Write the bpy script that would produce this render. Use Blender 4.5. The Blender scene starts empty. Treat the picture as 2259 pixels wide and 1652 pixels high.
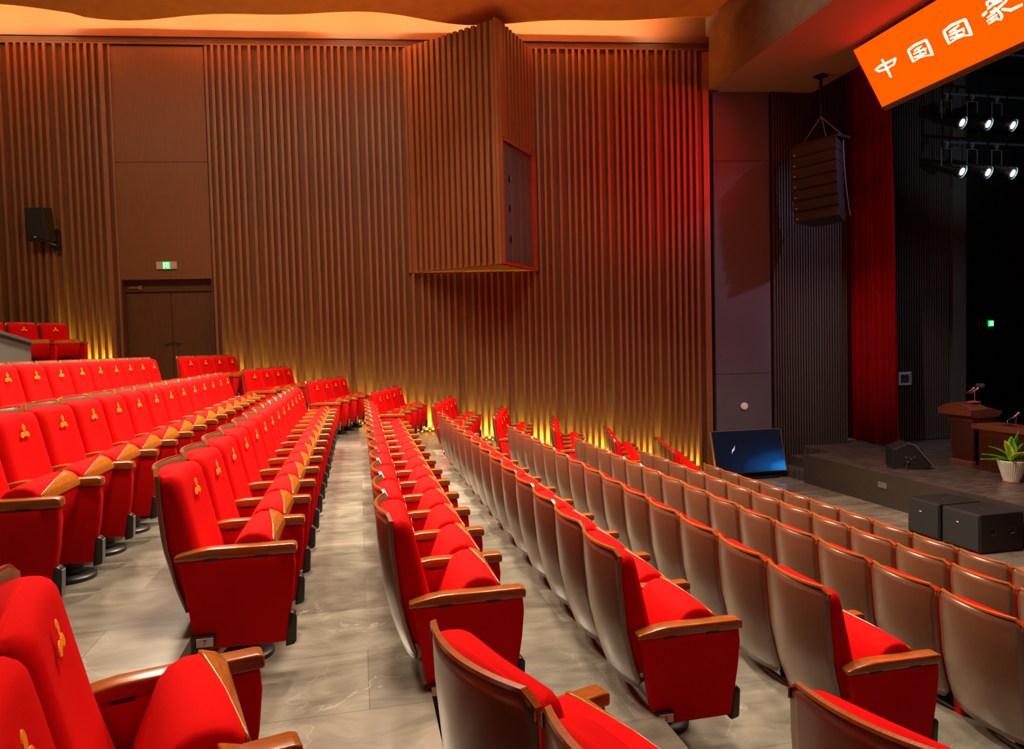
import bpy, bmesh, math, random
from mathutils import Vector, Matrix, noise
random.seed(7)
C = bpy.context.scene.collection
SC = bpy.context.scene

# ------------------------------------------------------------------ camera
CAM_H = 2.944
FPX = 1550.0
PITCH, ROLL, YAW = -0.04022, 0.02487, 0.21523
cd = bpy.data.cameras.new('camera')
cam = bpy.data.objects.new('camera', cd); C.objects.link(cam)
cd.sensor_width = 36.0; cd.sensor_fit = 'HORIZONTAL'
cd.lens = FPX / 2259.0 * 36.0
cd.clip_start = 0.02; cd.clip_end = 100
sy, cy = math.sin(YAW), math.cos(YAW)
fwd = Vector((sy*math.cos(PITCH), cy*math.cos(PITCH), math.sin(PITCH)))
rgt = Vector((cy, -sy, 0)); upv = rgt.cross(fwd)
cr, sr = math.cos(ROLL), math.sin(ROLL)
R_, U_ = rgt*cr - upv*sr, rgt*sr + upv*cr
M = Matrix((R_, U_, -fwd)).transposed().to_4x4(); M.translation = (0, 0, CAM_H)
cam.matrix_world = M
SC.camera = cam

# ------------------------------------------------------------------ world, exposure
w = bpy.data.worlds.new('hall_air'); SC.world = w; w.use_nodes = True
w.node_tree.nodes['Background'].inputs['Color'].default_value = (1.0, 0.72, 0.5, 1)
w.node_tree.nodes['Background'].inputs['Strength'].default_value = 0.035
SC.view_settings.view_transform = 'Standard'
try: SC.view_settings.look = 'None'
except Exception: pass
SC.view_settings.exposure = 0.0
SC.view_settings.gamma = 1.0

def lamp(name, kind, loc, target, energy, color, **kw):
    l = bpy.data.lights.new(name, kind); l.energy = energy; l.color = color
    for k, v in kw.items(): setattr(l, k, v)
    o = bpy.data.objects.new(name, l); C.objects.link(o)
    o.location = loc
    d = Vector(target) - Vector(loc)
    o.rotation_euler = d.to_track_quat('-Z', 'Y').to_euler()
    return o

# added cool spot inside the stage, unseen, to brighten the side lanterns
lamp('cool_spotlight', 'SPOT', (12.0, 8.5, 5.0), (13.4, 12.9, 7.3), 190, (0.5, 0.78, 1.0), spot_size=math.radians(50), spot_blend=0.9, shadow_soft_size=0.1)
# house lights in the ceiling over the seats
WARM = (1.0, 0.82, 0.60)
for hx, hy, e in ((-2.6, 8.8, 450), (0.6, 8.4, 460), (3.6, 8.2, 300), (6.0, 7.4, 100),
                  (-0.2, 3.8, 135), (2.4, 3.6, 90)):
    lamp('house_light', 'AREA', (hx, hy, 9.3), (hx, hy, 0), e, WARM, shape='DISK', size=0.8, spread=math.radians(95))
for hx, hy, e in ((-2.6, 11.8, 75), (0.8, 11.5, 75), (4.0, 11.1, 55)):
    lamp('house_light', 'AREA', (hx, hy, 9.3), (hx, hy - 0.4, 0), e, WARM, shape='DISK', size=0.8, spread=math.radians(105))
lamp('rear_fill_light', 'AREA', (-3.4, 13.6, 8.6), (3.2, 6.2, 0.5), 210, WARM, shape='DISK', size=1.6, spread=math.radians(66))  # added, unseen lamp that grades the seat shells from left to right
# added fill lamps, unseen, that brighten the slatted wall
for hx, e in ((-6.5, 40), (-3.5, 42), (-0.5, 42), (2.5, 28)):
    lamp('wall_fill', 'AREA', (hx, 9.6, 9.3), (hx, 14.9 - .13*hx, 4.8), e, (1.0, 0.72, 0.42), shape='RECTANGLE', size=2.6, size_y=.3, spread=math.radians(120))
# red and cool stage washes hung under the proscenium soffit and over the stage
lamp('red_spotlight', 'SPOT', (8.9, 7.2, 8.05), (6.2, 14.1, 6.7), 1500, (1.0, 0.02, 0.03), spot_size=math.radians(36), spot_blend=0.8, shadow_soft_size=0.08)
lamp('cool_spotlight', 'SPOT', (12.6, 8.5, 8.8), (8.4, 13.9, 3.6), 900, (0.66, 0.60, 1.0), spot_size=math.radians(44), spot_blend=0.8, shadow_soft_size=0.1)
lamp('cool_spotlight', 'SPOT', (14.5, 8.5, 8.8), (11.5, 13.2, 0.6), 420, (0.62, 0.78, 1.0), spot_size=math.radians(50), spot_blend=0.9, shadow_soft_size=0.1)
lamp('front_fill_spot', 'SPOT', (3.0, 8.0, 9.1), (11.0, 13.4, 2.2), 1500, (1.0, 0.86, 0.75), spot_size=math.radians(22), spot_blend=0.9, shadow_soft_size=0.1)  # added, unseen front light that brightens the curtain
lamp('front_fill_spot', 'SPOT', (3.0, 5.0, 9.1), (10.6, 9.6, 0.9), 650, (1.0, 0.93, 0.85), spot_size=math.radians(26), spot_blend=0.9, shadow_soft_size=0.1)  # added, unseen front light for the lectern, desk and plant
# white spot on the proscenium fascia
lamp('fascia_spotlight', 'SPOT', (4.6, 9.6, 9.2), (7.5, 10.3, 8.95), 160, (1.0, 0.9, 0.72), spot_size=math.radians(60), spot_blend=0.9, shadow_soft_size=0.1)

# ------------------------------------------------------------------ materials
MATS = {}
def mat(name, col, rough=0.5, metal=0.0, spec=0.5, noise_amt=0.0, noise_scale=8.0, stretch=None, bump=0.0, coat=0.0, emit=None, estr=1.0, sheen=0.0):
    if name in MATS: return MATS[name]
    m = bpy.data.materials.new(name); m.use_nodes = True
    nt = m.node_tree; b = nt.nodes['Principled BSDF']
    b.inputs['Roughness'].default_value = rough; b.inputs['Metallic'].default_value = metal
    b.inputs['Specular IOR Level'].default_value = spec
    b.inputs['Coat Weight'].default_value = coat; b.inputs['Coat Roughness'].default_value = 0.15
    b.inputs['Base Color'].default_value = (*col, 1)
    if sheen:
        b.inputs['Sheen Weight'].default_value = sheen; b.inputs['Sheen Tint'].default_value = (1, .35, .2, 1)
    if emit:
        b.inputs['Emission Color'].default_value = (*emit, 1); b.inputs['Emission Strength'].default_value = estr
    if noise_amt or bump:
        tc = nt.nodes.new('ShaderNodeTexCoord'); mp = nt.nodes.new('ShaderNodeMapping')
        nt.links.new(tc.outputs['Object'], mp.inputs['Vector'])
        if stretch: mp.inputs['Scale'].default_value = stretch
        nz = nt.nodes.new('ShaderNodeTexNoise'); nz.inputs['Scale'].default_value = noise_scale; nz.inputs['Detail'].default_value = 5
        nt.links.new(mp.outputs['Vector'], nz.inputs['Vector'])
        if noise_amt:
            mr = nt.nodes.new('ShaderNodeMapRange')
            mr.inputs['From Min'].default_value = 0.3; mr.inputs['From Max'].default_value = 0.7
            mr.inputs['To Min'].default_value = 1 - noise_amt; mr.inputs['To Max'].default_value = 1 + noise_amt
            nt.links.new(nz.outputs['Fac'], mr.inputs['Value'])
            mx = nt.nodes.new('ShaderNodeVectorMath'); mx.operation = 'SCALE'
            mx.inputs[0].default_value = col
            nt.links.new(mr.outputs['Result'], mx.inputs['Scale'])
            nt.links.new(mx.outputs['Vector'], b.inputs['Base Color'])
        if bump:
            bp = nt.nodes.new('ShaderNodeBump'); bp.inputs['Strength'].default_value = bump; bp.inputs['Distance'].default_value = 0.01
            nt.links.new(nz.outputs['Fac'], bp.inputs['Height']); nt.links.new(bp.outputs['Normal'], b.inputs['Normal'])
    MATS[name] = m
    return m

RED = mat('red_velvet', (0.60, 0.0042, 0.0040), rough=0.9, spec=0.05, noise_amt=0.07, noise_scale=260, bump=0.05)
REDP = mat('red_panel_cloth', (0.62, 0.0042, 0.0042), rough=0.9, spec=0.1, noise_amt=0.06, noise_scale=300, bump=0.04)
GOLD = mat('gold_thread', (0.95, 0.36, 0.02), rough=0.45, noise_amt=0.25, noise_scale=400)
SHELLW = mat('seat_back_veneer', (0.150, 0.068, 0.034), rough=0.30, spec=0.5, noise_amt=0.10, noise_scale=14, stretch=(1, 14, 1), coat=1.0)
SHELLW.node_tree.nodes['Principled BSDF'].inputs['Coat IOR'].default_value = 1.6; SHELLW.node_tree.nodes['Principled BSDF'].inputs['Coat Roughness'].default_value = 0.30
HONEY = mat('honey_wood', (0.30, 0.078, 0.010), rough=0.22, spec=0.6, noise_amt=0.22, noise_scale=22, stretch=(1, 9, 9), coat=0.4)
PANW = mat('seat_pan_wood', (0.38, 0.110, 0.008), rough=0.25, spec=0.5, noise_amt=0.2, noise_scale=18, stretch=(9, 1, 9), coat=0.3)
BLACKP = mat('black_plastic', (0.018, 0.018, 0.019), rough=0.4)
GREYP = mat('grey_plastic', (0.16, 0.16, 0.16), rough=0.4)
BLACKM = mat('black_metal', (0.012, 0.012, 0.013), rough=0.45, metal=0.3)
WHITE = mat('white_enamel', (0.82, 0.82, 0.8), rough=0.35)
CHROME = mat('chrome', (0.75, 0.75, 0.78), rough=0.2, metal=1.0)
WALLW = mat('recess_shaded_walnut', (0.105, 0.043, 0.016), rough=0.5, spec=0.35, noise_amt=0.14, noise_scale=9, stretch=(6, 6, 0.35))  # dark backing wood, deepened to carry shade in the slat gaps
SLATW = mat('slat_walnut', (0.225, 0.083, 0.034), rough=0.45, spec=0.4, noise_amt=0.16, noise_scale=9, stretch=(6, 6, 0.3))
DOORW = mat('door_walnut', (0.098, 0.036, 0.012), rough=0.5, spec=0.35, noise_amt=0.12, noise_scale=9, stretch=(6, 6, 0.4))
CEILW = mat('ceiling_wood', (0.42, 0.17, 0.05), rough=0.5, spec=0.3, noise_amt=0.1, noise_scale=10, stretch=(8, 0.6, 1))
CLOUDW = mat('ceiling_cloud_wood', (0.72, 0.34, 0.08), rough=0.5, spec=0.3, noise_amt=0.08, noise_scale=4)
PIERM = mat('pier_fabric', (0.095, 0.095, 0.105), rough=0.8, spec=0.2, noise_amt=0.1, noise_scale=200)
FASC = mat('fascia_paint', (0.165, 0.115, 0.075), rough=0.85, spec=0.15, noise_amt=0.12, noise_scale=5)
DARKS = mat('dark_acoustic_slat', (0.075, 0.060, 0.050), rough=0.6, spec=0.3)
DARKW = mat('dark_stage_wall', (0.022, 0.018, 0.017), rough=0.8, spec=0.15)
GREYW = mat('grey_stage_pier', (0.075, 0.062, 0.055), rough=0.7, spec=0.2)
CURT = mat('curtain_velvet', (0.45, 0.004, 0.006), rough=0.9, spec=0.1, noise_amt=0.12, noise_scale=30, stretch=(6, 6, 0.5))
MAHOG = mat('mahogany', (0.055, 0.012, 0.006), rough=0.3, spec=0.5, noise_amt=0.22, noise_scale=10, stretch=(5, 5, 0.8), coat=0.3)
MAHOGT = mat('mahogany_top', (0.16, 0.048, 0.022), rough=0.4, spec=0.5, noise_amt=0.18, noise_scale=40)
LEAF = mat('leaf_green', (0.13, 0.50, 0.015), rough=0.4, spec=0.4, noise_amt=0.35, noise_scale=18)
LEAFY = mat('leaf_yellow_centre', (0.45, 0.62, 0.02), rough=0.4, noise_amt=0.2, noise_scale=18)
POTM = mat('pot_glaze', (0.72, 0.72, 0.62), rough=0.35)
SOIL = mat('potting_soil', (0.03, 0.018, 0.01), rough=0.95, noise_amt=0.4, noise_scale=60)
TERRA = mat('terracotta', (0.45, 0.13, 0.06), rough=0.7)
SPKM = mat('speaker_paint', (0.014, 0.015, 0.016), rough=0.5, spec=0.45, noise_amt=0.15, noise_scale=90, bump=0.08)
GRILL = mat('speaker_grille', (0.014, 0.014, 0.014), rough=0.7, noise_amt=0.3, noise_scale=350)
PARA = mat('grey_parapet_cloth', (0.09, 0.085, 0.075), rough=0.85, noise_amt=0.15, noise_scale=120)
BLUEP = mat('pale_panel', (0.52, 0.60, 0.68), rough=0.4)

# floor: large grey stone tiles with veins
def floor_mat():
    m = bpy.data.materials.new('grey_stone_tile'); m.use_nodes = True
    nt = m.node_tree; N = nt.nodes; L = nt.links; b = N['Principled BSDF']
    tc = N.new('ShaderNodeTexCoord')
    br = N.new('ShaderNodeTexBrick'); br.offset = 0.5
    br.inputs['Scale'].default_value = 1.0; br.inputs['Brick Width'].default_value = 1.2; br.inputs['Row Height'].default_value = 0.6
    br.inputs['Mortar Size'].default_value = 0.0025; br.inputs['Mortar Smooth'].default_value = 0.2; br.inputs['Bias'].default_value = 0.0
    br.inputs['Color1'].default_value = (0.128, 0.114, 0.093, 1); br.inputs['Color2'].default_value = (0.228, 0.208, 0.172, 1)
    br.inputs['Mortar'].default_value = (0.13, 0.115, 0.09, 1)
    L.new(tc.outputs['Object'], br.inputs['Vector'])
    mp = N.new('ShaderNodeMapping'); mp.inputs['Scale'].default_value = (1.0, 2.4, 1.0); L.new(tc.outputs['Object'], mp.inputs['Vector'])
    n1 = N.new('ShaderNodeTexNoise'); n1.inputs['Scale'].default_value = 1.6; n1.inputs['Detail'].default_value = 9; n1.inputs['Roughness'].default_value = 0.65; n1.inputs['Distortion'].default_value = 0.8
    L.new(mp.outputs['Vector'], n1.inputs['Vector'])
    r1 = N.new('ShaderNodeMapRange'); r1.inputs['From Min'].default_value = 0.3; r1.inputs['From Max'].default_value = 0.72; r1.inputs['To Min'].default_value = 0.55; r1.inputs['To Max'].default_value = 1.45
    L.new(n1.outputs['Fac'], r1.inputs['Value'])
    mu = N.new('ShaderNodeMix'); mu.data_type = 'RGBA'; mu.blend_type = 'MULTIPLY'; mu.inputs['Factor'].default_value = 1.0
    L.new(br.outputs['Color'], mu.inputs['A']); L.new(r1.outputs['Result'], mu.inputs['B'])
    # white veins
    n2 = N.new('ShaderNodeTexNoise'); n2.inputs['Scale'].default_value = 1.5; n2.inputs['Detail'].default_value = 8; n2.inputs['Distortion'].default_value = 0.5
    L.new(tc.outputs['Object'], n2.inputs['Vector'])
    sb = N.new('ShaderNodeMath'); sb.operation = 'SUBTRACT'; sb.inputs[1].default_value = 0.5; L.new(n2.outputs['Fac'], sb.inputs[0])
    ab = N.new('ShaderNodeMath'); ab.operation = 'ABSOLUTE'; L.new(sb.outputs[0], ab.inputs[0])
    r2 = N.new('ShaderNodeMapRange'); r2.inputs['From Min'].default_value = 0.0; r2.inputs['From Max'].default_value = 0.006; r2.inputs['To Min'].default_value = 1.0; r2.inputs['To Max'].default_value = 0.0
    L.new(ab.outputs[0], r2.inputs['Value'])
    n3 = N.new('ShaderNodeTexNoise'); n3.inputs['Scale'].default_value = 1.1; L.new(tc.outputs['Object'], n3.inputs['Vector'])
    r3 = N.new('ShaderNodeMapRange'); r3.inputs['From Min'].default_value = 0.52; r3.inputs['From Max'].default_value = 0.62; L.new(n3.outputs['Fac'], r3.inputs['Value'])
    mm = N.new('ShaderNodeMath'); mm.operation = 'MULTIPLY'; L.new(r2.outputs['Result'], mm.inputs[0]); L.new(r3.outputs['Result'], mm.inputs[1])
    m3 = N.new('ShaderNodeMath'); m3.operation = 'MULTIPLY'; m3.inputs[1].default_value = 0.28; L.new(mm.outputs[0], m3.inputs[0])
    mv = N.new('ShaderNodeMix'); mv.data_type = 'RGBA'; L.new(m3.outputs[0], mv.inputs['Factor']); L.new(mu.outputs['Result'], mv.inputs['A']); mv.inputs['B'].default_value = (0.6, 0.57, 0.5, 1)
    L.new(mv.outputs['Result'], b.inputs['Base Color'])
    b.inputs['Roughness'].default_value = 0.22; b.inputs['Specular IOR Level'].default_value = 0.45
    return m
FLOORM = floor_mat()
def stage_mat():
    m = bpy.data.materials.new('dark_stage_boards'); m.use_nodes = True
    nt = m.node_tree; N = nt.nodes; L = nt.links; b = N['Principled BSDF']
    tc = N.new('ShaderNodeTexCoord'); mp = N.new('ShaderNodeMapping'); mp.inputs['Scale'].default_value = (3, 22, 3)
    L.new(tc.outputs['Object'], mp.inputs['Vector'])
    n1 = N.new('ShaderNodeTexNoise'); n1.inputs['Scale'].default_value = 1.3; n1.inputs['Detail'].default_value = 8; L.new(mp.outputs['Vector'], n1.inputs['Vector'])
    cr_ = N.new('ShaderNodeValToRGB'); cr_.color_ramp.elements[0].position = 0.35; cr_.color_ramp.elements[1].position = 0.7
    cr_.color_ramp.elements[0].color = (0.035, 0.029, 0.027, 1); cr_.color_ramp.elements[1].color = (0.125, 0.105, 0.098, 1)
    L.new(n1.outputs['Fac'], cr_.inputs['Fac']); L.new(cr_.outputs['Color'], b.inputs['Base Color'])
    b.inputs['Roughness'].default_value = 0.35
    return m
STAGEM = stage_mat()

# ------------------------------------------------------------------ mesh helpers
def add_box(bm, x0, x1, y0, y1, z0, z1, mi=0, T=None):
    v = [bm.verts.new((x, y, z)) for z in (z0, z1) for y in (y0, y1) for x in (x0, x1)]
    if T is not None:
        for q in v: q.co = T @ q.co
    fs = []
    for a in ((0, 2, 3, 1), (4, 5, 7, 6), (0, 1, 5, 4), (2, 6, 7, 3), (0, 4, 6, 2), (1, 3, 7, 5)):
        f = bm.faces.new([v[i] for i in a]); f.material_index = mi; fs.append(f)
    return v, fs
def box_bm(x0, x1, y0, y1, z0, z1, bev=0.0, seg=2):
    bm = bmesh.new(); add_box(bm, x0, x1, y0, y1, z0, z1)
    if bev: bmesh.ops.bevel(bm, geom=bm.edges[:], offset=bev, segments=seg, affect='EDGES', profile=0.5)
    return bm
def add_prism(bm, pts, h0, h1, axis='z', mi=0):
    """closed outline extruded along an axis; pts are 2D"""
    def P(p, h):
        if axis == 'z': return (p[0], p[1], h)
        if axis == 'y': return (p[0], h, p[1])
        return (h, p[0], p[1])
    a = [bm.verts.new(P(p, h0)) for p in pts]; b = [bm.verts.new(P(p, h1)) for p in pts]
    n = len(pts); fs = [bm.faces.new(a[::-1]), bm.faces.new(b)]
    for i in range(n): fs.append(bm.faces.new((a[i], a[(i+1) % n], b[(i+1) % n], b[i])))
    for f in fs: f.material_index = mi
    return fs
def prism_bm(pts, h0, h1, axis='z', bev=0.0, seg=2):
    bm = bmesh.new(); add_prism(bm, pts, h0, h1, axis)
    bmesh.ops.recalc_face_normals(bm, faces=bm.faces[:])
    if bev: bmesh.ops.bevel(bm, geom=[e for e in bm.edges if e.calc_face_angle(0) > 0.5], offset=bev, segments=seg, affect='EDGES', profile=0.5)
    return bm
def add_tube(bm, pts, r, n=8, caps=True):
    rings = []
    pts = [Vector(p) for p in pts]
    for i, p in enumerate(pts):
        t = (pts[min(i+1, len(pts)-1)] - pts[max(i-1, 0)]).normalized()
        a = t.cross(Vector((0, 0, 1)))
        if a.length < 1e-4: a = Vector((1, 0, 0))
        a.normalize(); b = t.cross(a)
        rr = r[i] if isinstance(r, (list, tuple)) else r
        rings.append([bm.verts.new(p + (a*math.cos(q) + b*math.sin(q))*rr) for q in [2*math.pi*k/n for k in range(n)]])
    for A, B in zip(rings, rings[1:]):
        for k in range(n): bm.faces.new((A[k], A[(k+1) % n], B[(k+1) % n], B[k]))
    if caps:
        bm.faces.new(rings[0][::-1]); bm.faces.new(rings[-1])
def add_lathe(bm, prof, n=24, cx=0, cy=0):
    rings = [[bm.verts.new((cx + r*math.cos(2*math.pi*k/n), cy + r*math.sin(2*math.pi*k/n), z)) for k in range(n)] for r, z in prof]
    for A, B in zip(rings, rings[1:]):
        for k in range(n): bm.faces.new((A[k], A[(k+1) % n], B[(k+1) % n], B[k]))
    if prof[0][0] > 1e-5: bm.faces.new(rings[0][::-1])
    if prof[-1][0] > 1e-5: bm.faces.new(rings[-1])
def add_loft(bm, rings, closed=True, cap=True):
    V = [[bm.verts.new(p) for p in r] for r in rings]
    n = len(V[0])
    for A, B in zip(V, V[1:]):
        for k in range(n if closed else n-1):
            bm.faces.new((A[k], A[(k+1) % n], B[(k+1) % n], B[k]))
    if cap and closed:
        bm.faces.new(V[0][::-1]); bm.faces.new(V[-1])
    return V
def finish(name, bm, m, parent=None, smooth=False, loc=None):
    bmesh.ops.recalc_face_normals(bm, faces=bm.faces[:])
    me = bpy.data.meshes.new(name); bm.to_mesh(me); bm.free()
    for x in (m if isinstance(m, (list, tuple)) else [m]): me.materials.append(x)
    if smooth:
        for p in me.polygons: p.use_smooth = True
        if smooth == 'auto':
            try: me.set_sharp_from_angle(angle=math.radians(35))
            except Exception: pass
    o = bpy.data.objects.new(name, me); C.objects.link(o)
    if parent: o.parent = parent
    if loc: o.location = loc
    return o
def tag(o, label, cat, group=None):
    o['label'] = label; o['category'] = cat
    if group: o['group'] = group
    return o
def thing(name, label, cat, loc=(0, 0, 0), rotz=0, group=None):
    o = bpy.data.objects.new(name, None); C.objects.link(o)
    o.location = loc; o.rotation_euler = (0, 0, rotz); o.empty_display_size = 0.1
    return tag(o, label, cat, group)
def struct(name, bm, m, parent=None, smooth=False):
    o = finish(name, bm, m, parent, smooth)
    if parent is None: o['kind'] = 'structure'
    return o

# ------------------------------------------------------------------ layout of the hall
# x runs from the back of the hall to the stage, y runs along the rows to the slatted side wall
FL = {1: 0.0, 2: .259, 3: .499, 4: .733, 5: .975, 6: 1.201, 7: 1.415, 8: 1.652, 9: 1.91, 10: 2.17}
XR = {1: 5.33, 2: 4.28, 3: 3.25, 4: 2.21, 5: 1.18, 6: .12, 7: -.935, 8: -2.01, 9: -3.0}
A_SIDE = math.radians(15.57)
WS, WC = 0.13, 14.97                      # side wall: y = WC - WS x
def wy(x): return WC - WS*x
WANG = -math.atan(WS)                     # direction of the wall
WDIR = Vector((math.cos(WANG), math.sin(WANG), 0)); WNRM = Vector((math.sin(WANG), -math.cos(WANG), 0))  # into the hall
WO = Vector((0, WC, 0))
WT = Matrix.Translation(WO) @ Matrix.Rotation(WANG, 4, 'Z')     # wall frame: x along the wall, -y into the hall
def ws(x): return x / math.cos(WANG)      # hall x -> distance along the wall
SIDE = {1: (5.46, 11.63), 2: (4.35, 11.60), 3: (3.28, 11.72), 4: (2.27, 11.90), 5: (1.23, 12.01), 6: (.18, 12.30), 7: (-.90, 12.67), 8: (-1.97, 12.86), 9: (-3.05, 13.05)}
NEAR = {5: (1.345, 1.268), 6: (.345, 1.425), 7: (-.748, 1.535)}
A_NEAR = {5: math.radians(19), 6: math.radians(19), 7: math.radians(15.7)}

# ---- stepped floor
sA, cA = math.sin(A_SIDE), math.cos(A_SIDE)
def edge(k):
    """front edge (nosing) of the terrace behind row k, from the near side to the slatted wall"""
    xb = XR[k] + .15
    px, py = SIDE[k][0] + .15*cA, SIDE[k][1] - .15*sA
    t = (px - xb)/sA
    j1 = (xb, py - t*cA)
    # run on to the wall
    s = 0
    x, y = j1
    while y < wy(x) + .1: x += sA*.01; y += cA*.01
    far = (x, y)
    j0 = (xb, 2.0)
    near = (xb + 5*sA, 2.0 - 5*cA)
    return [near, j0, j1, far]
bm = bmesh.new()
edges = {k: edge(k) for k in range(1, 10)}
front = [(8.95, -4.0), (8.95, 2.0), (8.95, 11.2), (8.95, 14.1)]
lines = [front] + [edges[k] for k in range(1, 10)] + [[(-8.5, -4.0), (-8.5, 2.0), (-8.5, 13.0), (-8.5, 16.3)]]
for k in range(1, 11):
    A, B, z = lines[k-1], lines[k], FL[k]
    va = [bm.verts.new((*p, z)) for p in A]; vb = [bm.verts.new((*p, z)) for p in B]
    for i in range(3): bm.faces.new((va[i], va[i+1], vb[i+1], vb[i]))
    if k > 1:   # riser under the front edge of this terrace
        zl = FL[k-1]; vl = [bm.verts.new((*p, zl)) for p in A]; vt = [bm.verts.new((*p, z)) for p in A]
        for i in range(3): bm.faces.new((vl[i], vl[i+1], vt[i+1], vt[i]))
struct('floor', bm, FLOORM)
# raised platform behind the cross aisle by the wall, for the seats left of the door
bm = bmesh.new()
add_prism(bm, [(-8.4, 11.5), (-5.75, 12.2), (-4.75, 15.55), (-8.4, 16.0)], 2.0, 2.60)
struct('floor_platform', bm, FLOORM)

# ------------------------------------------------------------------ side wall with slats, door, cornice
WZ0, WZ1 = 0.0, 9.12
S0, S1 = ws(-8.4), ws(7.5)
DS0, DS1 = ws(-4.6), ws(-2.835)           # door panel
bm = bmesh.new()
def wbox(bm, s0, s1, y0, y1, z0, z1, mi=0): add_box(bm, s0, s1, y0, y1, z0, z1, mi, WT)
# backing, behind the slats (y from 0 outwards = behind)
wbox(bm, S0, DS0, 0, .12, WZ0, WZ1); wbox(bm, DS1, S1, 0, .12, WZ0, WZ1)
wbox(bm, DS0, DS1, -.03, .12, 4.47, 6.805, 2); wbox(bm, DS0, DS1, -.03, .12, 6.815, WZ1 - .02, 2); wbox(bm, DS0, DS1, .0, .12, 6.80, 6.82)      # plain panel over the door
for a in (6.81,):                                    # thin panel joint
    pass
SL_D = 0.075
gaps = [.13, .13, .08, .08, .08, .08, .08]
slat_pos = []
s, i = ws(-2.80), 0
wbox(bm, s, s + .05, -.05, 0, WZ0, WZ1, 1)
s += .05
gi = 2
while s < S1 - .30:
    s += gaps[gi % 7]; gi += 1
    if s + .055 > S1 - .16: break
    slat_pos.append(s); wbox(bm, s, s + .055, -SL_D, 0.0, WZ0 + .02, WZ1, 1)
    s += .055
wbox(bm, S1 - .13, S1, -.06, 0, WZ0, WZ1 - .02, 1)     # plain end board
s = DS0
wbox(bm, s - .04, s, -.05, 0, WZ0, WZ1, 1); s -= .12
wbox(bm, s - .09, s, -SL_D, 0, WZ0, WZ1, 1); s -= .09
gi = 2
while s > S0:
    s -= gaps[gi % 7]; gi += 1
    slat_pos.append(s - .055); wbox(bm, s - .055, s, -SL_D, 0, WZ0, WZ1, 1); s -= .055
struct('wall_left', bm, [WALLW, SLATW, mat('wall_panel_walnut', (0.155, 0.058, 0.023), rough=0.5, spec=0.35, noise_amt=0.10, noise_scale=9, stretch=(6, 6, 0.35))])
# cornice: three grooved steps
bm = bmesh.new()
wbox(bm, S0, S1, -.07, .12, 9.12, 9.145)
for k in range(6): wbox(bm, S0, S1, -.055 - .004*k, .12, 9.15 + k*.017, 9.162 + k*.017)
wbox(bm, S0, S1, -.04, .12, 9.14, 9.255)
wbox(bm, S0, S1, -.11, .12, 9.255, 9.275)
wbox(bm, S0, S1, -.09, .12, 9.275, 9.40)
wbox(bm, S0, S1 + .2, .05, .12, 9.38, 9.98)
struct('trim_1', bm, mat('cornice_dimmed_walnut', (0.125, 0.046, 0.018), rough=.45, spec=.4))  # same wood as the wall, darkened in place of shade on the cornice
# door leaves in a recess
bm = bmesh.new()
wbox(bm, DS0, DS0 + .02, -.03, .30, 1.9, 4.47); wbox(bm, DS1 - .02, DS1, -.03, .30, 1.9, 4.47); wbox(bm, DS0, DS1, .0, .30, 4.46, 4.5)
wbox(bm, DS0, DS1, .12, .30, 4.24, 4.47)
dr = struct('door_1', bm, DOORW)
DM = (DS0 + DS1)/2
for a, b_ in ((DS0 + .02, DM - .006), (DM + .006, DS1 - .02)):
    bm = bmesh.new(); wbox(bm, a, b_, .16, .21, 2.17, 4.25)
    lf = finish('door_leaf', bm, DOORW, dr)
    bm = bmesh.new()
    hx = DM - .13 if a < DM - .5 else DM + .05
    add_box(bm, hx, hx + .13, .10, .118, 3.205, 3.225, 0, WT)
    hp = hx + .11 if a < DM - .5 else hx + .005
    add_box(bm, hp, hp + .018, .10, .165, 3.205, 3.225, 0, WT)
    finish('door_handle', bm, CHROME, lf)
bm = bmesh.new(); wbox(bm, DS0 + .10, DS0 + .32, .09, .13, 4.30, 4.34); wbox(bm, DS0 + .30, DS0 + .36, .06, .16, 4.27, 4.36)
finish('door_closer', bm, mat('closer_bronze', (0.35, 0.13, 0.07), rough=0.4, metal=0.4), dr)

# ---- ceiling
bm = bmesh.new()
add_prism(bm, [(-9, 17), (-9, -4), (7.5, -4), (7.5, 15)], 9.86, 9.95)
ce = struct('ceiling', bm, CEILW)
# hanging ceiling raft with a wavy edge beside the wall
bm = bmesh.new()
pts = []
NX = 80
for i in range(NX + 1):
    x = -8.6 + (7.1 + 8.6)*i/NX
    d = .70 + .20*math.sin(x*.92 + 2.0) + .10*math.sin(x*1.9 + .4) + (.10 if x < -5 else 0)
    pts.append((x, wy(x) - d))
pts += [(7.1, -4), (-8.6, -4)]
add_prism(bm, pts, 9.42, 9.50)
struct('ceiling_raft', bm, CLOUDW)
# warm light strip laid on top of the raft edge, shining on the ceiling strip by the wall
for x in [-7.2 + 1.6*k for k in range(9)]:
    lamp('cove_light', 'AREA', (x, wy(x) - .95, 9.52), (x + .02, wy(x) - .40, 10.15), 130, (1.0, 0.56, 0.25), shape='RECTANGLE', size=1.55, size_y=.04, spread=math.radians(155))

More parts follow.
